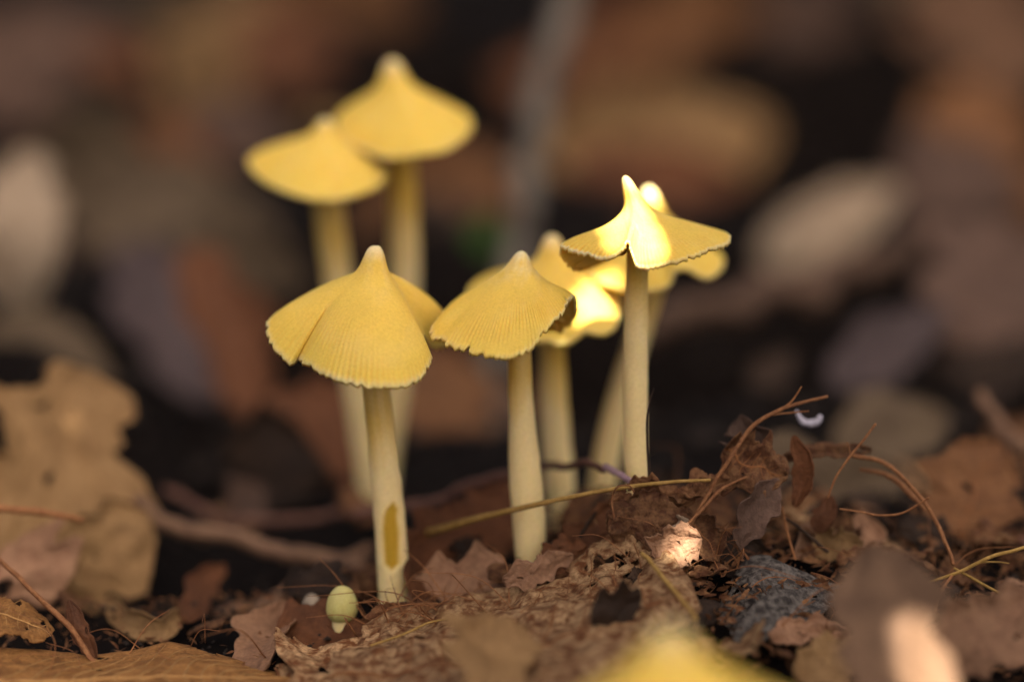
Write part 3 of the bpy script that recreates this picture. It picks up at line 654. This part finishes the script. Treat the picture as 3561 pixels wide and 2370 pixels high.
# ------------------------------------------------------------------ twigs, rootlets, straws
def strand(name, label, pts, wpx, mat, cat, seed=0, n=60, nseg=8, wig=.25, noise=.12, group=None, side=None):
    Q = np.array([P(a, b, c) for a, b, c in pts]); C = cr(Q, n)
    wv = np.atleast_1d(np.asarray(wpx, float)); u = np.linspace(0, 1, n)
    dpx = np.array([to_px(c)[2] for c in C])
    R = np.interp(u, np.linspace(0, 1, len(wv)), wv) * kpx(1.0) * dpx / 2
    rs = np.random.RandomState(seed)
    L = np.linalg.norm(np.diff(C, axis=0), axis=1).sum()
    for ax in range(3):
        C[:, ax] += snoise(seed + ax, u * L * 1000, f=.35, oct=3) * R.mean() * wig * 2
    V, F = tube_mesh(C, R, nseg, noise, seed)
    if side:
        root = empty(name, C[0]); mk('main_strand', V, F, mat, root)
        for s0, ang, ln in side:
            i = int(s0 * (n - 1)); T = nrm(C[min(i + 1, n - 1)] - C[i - 1]); sd_ = nrm(np.cross(T, -Fv)) * np.sign(ang)
            e = C[i] + (T * math.cos(abs(ang)) + sd_ * math.sin(abs(ang)) - Fv * rs.uniform(-.3, .3)) * ln
            m = (C[i] + e) / 2 + rs.normal(size=3) * ln * .08
            V2, F2 = tube_mesh(cr(np.array([C[i], m, e]), 14), np.linspace(R[i] * .7, R[i] * .35, 14), 6)
            mk('side_branch', V2, F2, mat, root)
    else:
        root = mk(name, V, F, mat, origin=C[0])
    return tag(root, label, cat, group)

strand('sapling_stem', 'blurred grey upright sapling stem behind the mushrooms', [(1690, 1500, .60), (1760, 1100, .605), (1812, 800, .61), (1840, 560, .615), (1880, 330, .62), (1960, 40, .625), (2030, -200, .63)], (80, 84, 92, 100), M_GREY, 'stem', 1, nseg=16)
strand('fallen_stick', 'thick brown fallen stick sloping up behind the witch hat mushroom', [(2200, 1150, .565), (2420, 1085, .565), (2700, 1030, .57), (3000, 935, .58), (3300, 820, .59)], (105, 112, 110, 100), M_STICK, 'stick', 2, nseg=18, noise=.08)
strand('twig', 'pinkish brown smooth twig lying behind the scarred stem', [(470, 1745, .452), (600, 1820, .450), (900, 1890, .447), (1120, 1945, .445), (1420, 1985, .443)], (52, 58, 62, 50), M_TWIG, 'twig', 3, nseg=14)
strand('twig', 'dull brown twig crossing beneath the pinkish one', [(760, 2150, .440), (930, 2090, .444), (1120, 2010, .449), (1290, 1910, .455)], (44, 56, 58), M_TWIG, 'twig', 4, nseg=14)
strand('twig', 'faint dark twig lying beyond the pinkish one', [(560, 1700, .475), (760, 1790, .472), (1000, 1810, .470), (1260, 1770, .468)], (28, 34, 30), M_TWIGP, 'twig', 5)
strand('twig', 'thin purple twig running behind the fluted mushroom stem to the mound', [(1230, 1790, .452), (1480, 1745, .446), (1680, 1675, .440), (1880, 1622, .430), (2000, 1614, .421), (2105, 1628, .412)], (40, 38, 34, 28, 24), M_TWIGP, 'twig', 6, n=90)
strand('twig', 'short end of the purple twig, painted as lit pinkish, resting at the foot of the witch hat mushroom', [(2105, 1625, .412), (2145, 1642, .408), (2192, 1668, .404)], (26, 24, 22), M_TWIGLIT, 'twig', 7)
strand('straw', 'thin yellow straw lying across the mound and past the fluted mushroom stem', [(2470, 1668, .398), (2330, 1675, .399), (2150, 1697, .400), (1980, 1728, .402), (1800, 1768, .406), (1600, 1818, .415), (1415, 1872, .427)], (11, 14, 15, 17, 22, 28, 32), M_STRAW, 'straw', 8, n=110, wig=.04, noise=.05)
strand('twig', 'sharp reddish brown twig slanting over the veined ochre leaf', [(-40, 1910, .405), (70, 2010, .402), (160, 2100, .399), (235, 2175, .397), (330, 2300, .394)], (16, 18, 20, 22, 18), M_ROOT, 'twig', 10)
strand('twig', 'orange brown twig across the large holed leaf', [(-40, 1762, .418), (130, 1782, .418), (290, 1800, .420)], (26, 28, 18), M_ROOT, 'twig', 11)
strand('rootlet', 'long arching reddish rootlet rising from the mound to a pointed end', [(2370, 1880, .398), (2440, 1760, .399), (2540, 1590, .400), (2620, 1475, .401), (2720, 1425, .402), (2875, 1376, .404)], (13, 15, 15, 16, 14, 10), M_ROOT, 'root', 12, n=110, side=[(.72, .35, .006), (.8, -.5, .004)])
strand('rootlet', 'short straight rootlet crossing the foot of the arching one', [(2345, 1870, .397), (2430, 1780, .398), (2500, 1705, .399), (2600, 1660, .401)], (11, 13, 12, 9), M_ROOT, 'root', 13)
strand('rootlet', 'thin upright rootlet with a tiny blunt tip', [(2880, 1730, .402), (2905, 1660, .402), (2950, 1590, .402), (3000, 1530, .402), (3045, 1474, .402)], (7, 8, 10, 9, 9), M_ROOT, 'root', 14, side=[(.55, -.9, .002)])
strand('rootlet', 'brown rootlet curving down from the ragged leaf rim into the litter', [(2960, 1583, .408), (3080, 1612, .407), (3170, 1690, .405), (3240, 1790, .403), (3290, 1890, .401), (3320, 1965, .400)], (14, 16, 15, 15, 14), M_ROOT, 'root', 15, n=90)
strand('rootlet', 'second brown rootlet running just below the curving one', [(2990, 1630, .412), (3080, 1650, .411), (3170, 1720, .409), (3215, 1770, .407)], (12, 18, 22, 12), M_ROOT, 'root', 16)
strand('rootlet', 'fine level rootlet sagging between leaf scraps', [(2920, 1770, .402), (2990, 1780, .402), (3060, 1792, .402), (3140, 1780, .401), (3230, 1728, .400)], (7, 7, 8, 8, 7), M_ROOT, 'root', 17, n=80)
strand('rootlet', 'forked ochre rootlet rising to the edge of the litter', [(3210, 2032, .399), (3330, 1990, .398), (3440, 1935, .397), (3600, 1895, .396)], (8, 13, 13, 12), M_STRAW, 'root', 18, side=[(.55, .5, .004)])
strand('rootlet', 'stub of ochre rootlet pointing away below the fork', [(3315, 1975, .399), (3400, 2020, .397), (3480, 2062, .395)], (9, 11, 11), M_STRAW, 'root', 19)
strand('rootlet', 'blurred rootlet drooping from the fork', [(3320, 1990, .400), (3275, 2050, .393), (3255, 2130, .388)], (10, 12, 10), M_ROOT, 'root', 20)
strand('rootlet', 'dark needle thin rootlet standing against the witch hat stem', [(2256, 1680, .4025), (2252, 1560, .4025), (2251, 1440, .402), (2262, 1385, .402), (2274, 1350, .402)], (7, 7, 7, 6, 5), LM['dark'], 'root', 21, side=[(.25, 1.2, .0012)])
strand('rootlet', 'pale thread over the skeleton leaf, slanting downward', [(2230, 1920, .391), (2320, 2020, .385), (2420, 2150, .377)], (16, 18, 16), M_STRAW, 'root', 22)
strand('rootlet', 'fine ochre thread lying along the torn leaf scrap', [(1290, 2245, .391), (1400, 2205, .392), (1500, 2160, .394), (1570, 2145, .396)], (9, 9, 8, 6), M_STRAW, 'root', 23)
strand('rootlet', 'mauve smooth rootlet behind the brown translucent leaf', [(3320, 1710, .440), (3430, 1800, .432), (3600, 1915, .424)], (22, 30, 32), M_TWIGP, 'root', 24)
strand('twig', 'broken pinkish twig stub pointing up beyond the translucent leaf', [(3395, 1360, .468), (3450, 1440, .464), (3560, 1560, .458)], (40, 50, 70), M_TWIG, 'twig', 25, nseg=12)
strand('rootlet', 'dark slanting rootlet across the black hollow', [(2730, 1800, .408), (2800, 1850, .407), (2880, 1920, .406)], (10, 14, 12), LM['dark'], 'root', 26)
strand('rootlet', 'rusty rootlet dangling in the black hollow', [(2720, 1760, .406), (2740, 1860, .405), (2765, 1945, .404)], (8, 9, 7), M_ROOT, 'root', 27)
strand('petal_curl', 'tiny curled lilac white petal hanging beyond the arching rootlet', [(2768, 1425, .412), (2785, 1462, .412), (2815, 1472, .412), (2845, 1462, .412), (2853, 1442, .412)], (8, 22, 26, 26, 16), M_WHITE, 'petal', 28)
strand('rootlet', 'curled hair root looping over the mound edge', [(2135, 1800, .398), (2128, 1730, .398), (2150, 1690, .397), (2190, 1688, .397), (2205, 1710, .397)], (8, 8, 7, 6, 5), M_ROOT, 'root', 29)
strand('rootlet', 'dark twiglet leaning behind the skeleton leaf ridge', [(1960, 1990, .408), (2000, 1900, .408), (2070, 1780, .409)], (12, 14, 12), LM['dark'], 'root', 30)

# ------------------------------------------------------------------ loose litter filling the floor
DARK = [(2880, 470, 420, 260), (2550, 800, 280, 130), (830, 690, 210, 150), (1500, 370, 170, 200), (1900, 720, 130, 160), (620, 1620, 250, 110), (1040, 1260, 160, 300),
        (1560, 1560, 230, 170), (2700, 1230, 420, 110), (2450, 1420, 160, 250), (740, 2050, 330, 120), (620, 430, 110, 90), (100, 1240, 140, 60), (3100, 700, 170, 100), (2700, 1950, 160, 80), (3450, 2000, 120, 90)]
def in_dark(px, py):
    return any(((px - a) / b) ** 2 + ((py - c) / d) ** 2 < 1 for a, c, b, d in [(x, y, rx, ry) for x, y, rx, ry in DARK])
kinds = [('brown', 'ovate', 'brown dead leaf lying blurred in the litter behind the mushrooms'), ('rust', 'ovate', 'rust coloured dead leaf lying blurred in the litter behind the mushrooms'),
         ('mauve', 'ovate', 'mauve brown dead leaf lying blurred in the litter behind the mushrooms'), ('grey', 'ovate', 'grey brown dead leaf lying blurred in the litter behind the mushrooms'),
         ('dark', 'oak', 'dark rotting leaf lying low in the litter behind the mushrooms'), ('tan', 'oak', 'tan lobed dead leaf lying blurred in the litter behind the mushrooms')]
wts = [3, 2.4, 1.8, 1.2, 7, .6]
cnt = 0
for i in range(900):
    if cnt >= 150: break
    y = .08 + 1.4 * rnd.random() ** 1.1; dd = y + .4
    x = rnd.uniform(-1, 1) * (.20 * dd + .06)
    g = float(ground(x, y)); c = np.array([x, y, g + rnd.uniform(.001, .006)])
    px, py, d = to_px(c)
    if in_dark(px, py - 40) or in_dark(px - 90, py - 60) or in_dark(px + 90, py - 60) or in_dark(px, py - 120): continue
    m, sh, lb = rnd.choices(kinds, wts)[0]
    a = rnd.uniform(0, 6.28); L = rnd.uniform(.022, .05); ti = rnd.uniform(-.2, .45)
    dirv = np.array([math.cos(a), math.sin(a), ti]); dirv /= np.linalg.norm(dirv)
    up = nrm(np.array([rnd.gauss(0, .3), rnd.gauss(-.35, .3), 1]))
    p0 = c - dirv * L * .5; p2 = c + dirv * L * .5; p0[2] = max(p0[2], g - .002); p2[2] = max(p2[2], g)
    leaf(lb, [p0, c + up * L * rnd.uniform(-.02, .12), p2], L * rnd.uniform(.45, .75), m, roll=rnd.uniform(-20, 20), cup=rnd.uniform(-.35, .35), shape=sh, seed=1000 + i, ruffle=.05, nu=20, nv=11,
         group='loose leaves of the litter behind: ' + m, world=True, up=up)
    cnt += 1
# scraps on the floor near the plane of focus
fk = [('shred', 'torn brown leaf scrap in the litter at the feet of the mushrooms'), ('mottle', 'mottled leaf scrap in the litter at the feet of the mushrooms'), ('dark', 'dark rotten leaf scrap in the litter at the feet of the mushrooms'), ('pink', 'pinkish leaf scrap in the litter at the feet of the mushrooms')]
cnt = 0
for i in range(1400):
    if cnt >= 190: break
    x = rnd.uniform(-.09, .10); y = rnd.uniform(-.06, .09)
    if rnd.random() < .45: x = rnd.uniform(.012, .085); y = rnd.uniform(-.03, .04)
    g = float(ground(x, y)); c = np.array([x, y, g + rnd.uniform(0, .0025)])
    px, py, d = to_px(c)
    if in_dark(px, py) or py < 1350 or (1000 < px < 1300 and 2040 < py < 2240) or (2470 < px < 2960 and 1900 < py < 2230): continue
    m, lb = rnd.choices(fk, [4, 2, 4, .8])[0]
    a = rnd.uniform(0, 6.28); L = rnd.uniform(.004, .011); ti = rnd.uniform(-.3, .6)
    dirv = nrm(np.array([math.cos(a), math.sin(a), ti])); up = nrm(np.array([rnd.gauss(0, .5), rnd.gauss(-.4, .5), 1]))
    leaf(lb, [c - dirv * L / 2, c + up * L * .08, c + dirv * L / 2], L * rnd.uniform(.4, .8), m, roll=0, cup=rnd.uniform(-.4, .4), shape='blunt', seed=3000 + i, ruffle=.12, ragged=.5, holes=.05, nu=26, nv=16,
         group='leaf scraps on the mound: ' + m, world=True, up=up, name='leaf_scrap', cat='leaf scrap')
    cnt += 1
# hair roots tangled in the mound
cnt = 0
for i in range(500):
    if cnt >= 150: break
    x = rnd.uniform(.0, .09); y = rnd.uniform(-.03, .03)
    if rnd.random() < .2: x = rnd.uniform(-.08, .02); y = rnd.uniform(-.03, -.005)
    elif rnd.random() < .3: x = rnd.uniform(-.022, -.006); y = rnd.uniform(-.012, -.004)
    elif rnd.random() < .5: x = rnd.uniform(.015, .035); y = rnd.uniform(-.012, .004)
    g = float(ground(x, y)); c = np.array([x, y, g + .001])
    a = rnd.uniform(0, 6.28); L = rnd.uniform(.005, .014)
    dirv = nrm(np.array([math.cos(a), math.sin(a) * .6, rnd.uniform(.1, .8)]))
    m = c + dirv * L * .5 + np.array([rnd.gauss(0, .1), rnd.gauss(0, .1), .12]) * L; e = c + dirv * L + np.array([rnd.gauss(0, .25), rnd.gauss(0, .2), -.1]) * L
    V, F = tube_mesh(cr(np.array([c, m, e]), 16) , np.linspace(rnd.uniform(.00006, .00014), .00004, 16), 5)
    tag(mk('hair_root', V, F, M_ROOT, origin=c), 'fine reddish hair root sticking out of the leaf scraps on the mound', 'root', 'hair roots in the mound')
    cnt += 1
# crumbs of humus: uncountable
BASES = [np.array(o.location) for o in COL.objects if o.name.startswith('yellow_mushroom')]
r = np.random.RandomState(5); VV, FF, off = [], [], 0
for i in range(5200):
    if i < 3000: x = r.uniform(-.10, .11); y = r.uniform(-.07, .12); s = r.uniform(.0002, .0007)
    else: y = .1 + r.rand() * .9; x = r.uniform(-1, 1) * (.2 * (y + .4) + .05); s = r.uniform(.0008, .003)
    if any((x - b_[0]) ** 2 + (y - b_[1]) ** 2 < .006 ** 2 for b_ in BASES): continue
    z = float(ground(x, y)) + s * .2
    b = r.normal(size=(6, 3)) * .25 + np.array([[1, 0, 0], [-1, 0, 0], [0, 1, 0], [0, -1, 0], [0, 0, .6], [0, 0, -.6]])
    VV.append(b * s + np.array([x, y, z]))
    FF += [[off + a for a in f] for f in ([0, 2, 4], [2, 1, 4], [1, 3, 4], [3, 0, 4], [2, 0, 5], [1, 2, 5], [3, 1, 5], [0, 3, 5])]; off += 6
cb = mk('humus_crumbs', np.vstack(VV), FF, M_CRUMB, origin=(0, 0, 0), smooth=False)
tag(cb, 'dark crumbs of humus strewn over the soil', 'humus', kind='stuff')

# shreds of rotted leaf matting the mound: uncountable
VV, FF, off = [], [], 0
for i in range(3600):
    if i < 2400: x = r.uniform(.0, .09); y = r.uniform(-.035, .03)
    else: x = r.uniform(-.09, .01); y = r.uniform(-.045, .03)
    if any((x - b_[0]) ** 2 + (y - b_[1]) ** 2 < .0045 ** 2 for b_ in BASES): continue
    a = nrm(r.normal(size=3) * [1, 1, .45]); b = nrm(np.cross(a, r.normal(size=3))); n_ = np.cross(a, b)
    L = r.uniform(.0008, .0032) if i < 2400 else r.uniform(.0008, .002); W_ = L * r.uniform(.12, .4)
    c = np.array([x, y, float(ground(x, y)) + r.uniform(0, .0012)]); cv = r.uniform(-.3, .3)
    st_ = [(-.5, .3, cv * .5), (-.15, 1, 0), (.2, .8, 0), (.5, .15, cv)]
    for u_, w_, h_ in st_: VV += [c + a * u_ * L + b * w_ * W_ / 2 + n_ * h_ * L, c + a * u_ * L - b * w_ * W_ / 2 + n_ * h_ * L]
    for q in range(3): FF.append([off + 2 * q, off + 2 * q + 1, off + 2 * q + 3, off + 2 * q + 2])
    off += 8
tag(mk('leaf_shreds', np.array(VV), FF, LM['shred'], origin=(0, 0, 0)), 'shreds of rotted brown leaf matting the mound', 'leaf litter', kind='stuff')

# ------------------------------------------------------------------ the shade: unseen tree and shrub added between the sun and the mushrooms
M_FOL = leafmat('summer_foliage', (.04, .09, .02), (.07, .13, .03), blot=.05, trans=.12)
M_BARK = leafmat('tree_bark', (.10, .07, .05), (.18, .13, .10), blot=.2, trans=0, scale=12, fine=60, bumpd=.01)
def perp(S):
    a = nrm(np.cross(S, [0, 0, 1])); return a, np.cross(S, a)
Sa, Sb = perp(SUN)
LEAFQ = np.array([[0, -1, 0], [.5, -.3, .06], [.45, .3, .06], [0, 1, 0], [-.45, .3, .06], [-.5, -.3, .06]])
def leaf_cloud(name, C, size, rs, mat, parent, face=.6):
    n = len(C); VV = np.empty((n, 6, 3))
    for i in range(n):
        nn = nrm(SUN * face + rs.normal(size=3) * .45); a = nrm(np.cross(nn, rs.normal(size=3))); b = np.cross(nn, a)
        VV[i] = C[i] + (LEAFQ[:, :1] * a + LEAFQ[:, 1:2] * b + LEAFQ[:, 2:] * nn) * size[i]
    F = (np.arange(n)[:, None, None] * 6 + np.array([[0, 1, 4, 5], [1, 2, 3, 4]])[None]).reshape(-1, 4)
    o = mk(name, VV.reshape(-1, 3), F, mat, parent, smooth=False); o['kind'] = 'stuff'; return o
rs = np.random.RandomState(12)
tree = empty('unseen_shade_tree', (3.4, -5.6, float(ground(3.4, -5.6))))
tag(tree, 'unseen broadleaf tree added so its crown shades the mushrooms from the sun', 'tree')
cc = SUN * 9.0 + np.array([0, .5, 0])
tr = cr(np.array([[3.4, -5.6, -.1], [3.3, -5.5, 2.5], [3.0, -5.0, 5.5], [2.4, -4.3, 8.5]]), 40)
V, F = tube_mesh(tr, np.linspace(.22, .07, 40), 16, .06, 5); mk('trunk', V, F, M_BARK, tree)
for k in range(7):
    b0 = tr[18 + 3 * k]; e = cc + rs.normal(size=3) * [1.0, 1.0, .7]
    V, F = tube_mesh(cr(np.array([b0, (b0 + e) / 2 + [0, 0, .25], e]), 16), np.linspace(.05, .012, 16), 8, .05, k); mk('limb', V, F, M_BARK, tree)
FC0 = P(2250, 1250, .385); FC0 = FC0 - (FC0 @ SUN) * SUN
n = 26000
D_ = rs.normal(size=(n, 3)); D_ = nrm(D_) * (rs.rand(n, 1) ** .4) * np.array([1.9, 2.2, 1.3])
Cc = cc + D_
rel = Cc - (Cc @ SUN)[:, None] * SUN - FC0
Cc = Cc[np.linalg.norm(rel, axis=1) > .19]  # hole left in the added crown so sun reaches the mushroom cluster
leaf_cloud('crown', Cc, rs.uniform(.07, .12, len(Cc)), rs, M_FOL, tree)

FLECKS = [(2185, 640, .402, 2.2), (2192, 720, .399, 3.0), (2210, 790, .396, 3.2), (2232, 855, .394, 3.1), (2246, 885, .393, 2.0), (2250, 660, .440, 2.2),
          (2075, 1030, .4285, 3.3), (2105, 930, .431, 2.2), (2365, 1920, .396, 1.9), (2395, 1895, .396, 1.7),
          *[(3165 + 138 * q, 2130 + 330 * q, .346 - .006 * q, 1.5 + .6 * min(1, q * 3)) for q in (0, .1, .2, .3, .4, .5, .6, .7, .8, .9, 1.0)], (2840, 1790, .43, 1.0)]
shrub = empty('unseen_fleck_shrub', (.62, -.30, float(ground(.62, -.30))))  # added out of view, gaps cut where the sun flecks should fall
tag(shrub, 'unseen leafy shrub added over the mushrooms, its gaps shaped to cast the sun flecks', 'shrub')
fc = np.mean([P(a, b, c) for a, b, c, r_ in FLECKS] + [P(1300, 1150, .4)], axis=0); fc = fc - (fc @ SUN) * SUN
sc_ = SUN * .42 + fc
stm = cr(np.array([[.62, -.30, -.06], [.60, -.29, .12], [.52, -.28, .28], [.34, -.25, .40], sc_ + [.15, .01, .03]]), 60)
V, F = tube_mesh(stm, np.linspace(.006, .0012, 60), 10, .06, 9); mk('main_stem', V, F, M_BARK, shrub)
pos = []
for layer in range(8):
    g_ = np.arange(-.19, .19, .0095)
    A_, B_ = np.meshgrid(g_, g_); A_ = A_ + rs.normal(size=A_.shape) * .003; B_ = B_ + rs.normal(size=A_.shape) * .003
    k_ = A_ ** 2 + B_ ** 2 < .168 ** 2
    q = sc_ + A_[k_][:, None] * Sa + B_[k_][:, None] * Sb + SUN * ((layer - 3.5) * .010 + rs.normal(size=k_.sum()) * .003)[:, None]
    pos.append(q)
pos = np.vstack(pos); sz = rs.uniform(.0075, .0105, len(pos))
# small leaves crowd round the gaps, none crosses one
for a, b, c, rm_ in FLECKS:
    e0 = P(a, b, c); e0 = e0 + SUN * ((sc_ - e0) @ SUN)
    q = e0 + rs.normal(size=(420, 1)) * .011 * Sa + rs.normal(size=(420, 1)) * .011 * Sb + SUN * rs.uniform(-.02, .02, (420, 1))
    pos = np.vstack([pos, q]); sz = np.append(sz, rs.uniform(.003, .0055, 420))
tub = np.array([[P(a, b, c) @ Sa, P(a, b, c) @ Sb, r_ * .001] for a, b, c, r_ in FLECKS])
def leaf_cloud_gapped(name, C, size, mat, parent, face):
    VV = []; w_ = np.linspace(-1, 1, 9)
    for i in range(len(C)):
        nn = nrm(SUN * face + rs.normal(size=3) * .45); a = nrm(np.cross(nn, rs.normal(size=3))); b = np.cross(nn, a)
        v = C[i] + (LEAFQ[:, :1] * a + LEAFQ[:, 1:2] * b + LEAFQ[:, 2:] * nn) * size[i]
        smp = np.concatenate([v, (v + np.roll(v, 1, 0)) / 2, v * .5 + C[i] * .5, C[i][None] + b * size[i] * w_[:, None] * .9])
        d2 = (smp @ Sa)[:, None] - tub[:, 0]; e2 = (smp @ Sb)[:, None] - tub[:, 1]
        if (d2 * d2 + e2 * e2 < tub[:, 2] ** 2).any(): continue
        VV.append(v)
    VV = np.array(VV); n = len(VV)
    F = (np.arange(n)[:, None, None] * 6 + np.array([[0, 1, 4, 5], [1, 2, 3, 4]])[None]).reshape(-1, 4)
    o = mk(name, VV.reshape(-1, 3), F, mat, parent, smooth=False); o['kind'] = 'stuff'
leaf_cloud_gapped('foliage', pos, sz, M_FOL, shrub, 1.2)
for k in range(9):
    b0 = stm[42 + 2 * k]; e = sc_ + rs.uniform(-.13, .13) * Sa + rs.uniform(-.13, .13) * Sb + SUN * .045
    V, F = tube_mesh(cr(np.array([b0 + SUN * .03, (b0 + e) / 2 + SUN * .04, e]), 14), np.linspace(.0012, .0005, 14), 6)
    if any(np.linalg.norm((V - P(a, b, c)) - ((V - P(a, b, c)) @ SUN)[:, None] * SUN, axis=1).min() < rm_ * .001 for a, b, c, rm_ in FLECKS): continue
    mk('side_branch', V, F, M_BARK, shrub)

# unseen foliage added over the litter behind: keeps the sky off it
und = empty('added_sky_screen', (1.0, 1.3, float(ground(1.0, 1.3))))
tag(und, 'unseen foliage added above the leaf litter behind the mushrooms to darken it', 'bush')
for k in range(8):
    e = np.array([rs.uniform(-.7, .6), rs.uniform(.35, 1.9), rs.uniform(.34, .5)]); b0 = np.array([1.0, 1.3, -.03]) + rs.normal(size=3) * [.05, .05, 0]
    V, F = tube_mesh(cr(np.array([b0, b0 * .75 + e * .25 + [0, 0, .35], b0 * .4 + e * .6 + [0, 0, .2], e]), 30), np.linspace(.006, .0015, 30), 8, .05, k); mk('stem', V, F, M_BARK, und)
n = 2600
Cu = np.stack([rs.uniform(-.8, .8, n), .26 + 1.7 * rs.rand(n), .30 + .18 * rs.rand(n)], 1)
leaf_cloud('foliage', Cu, rs.uniform(.02, .038, n), rs, M_FOL, und, face=1.0)
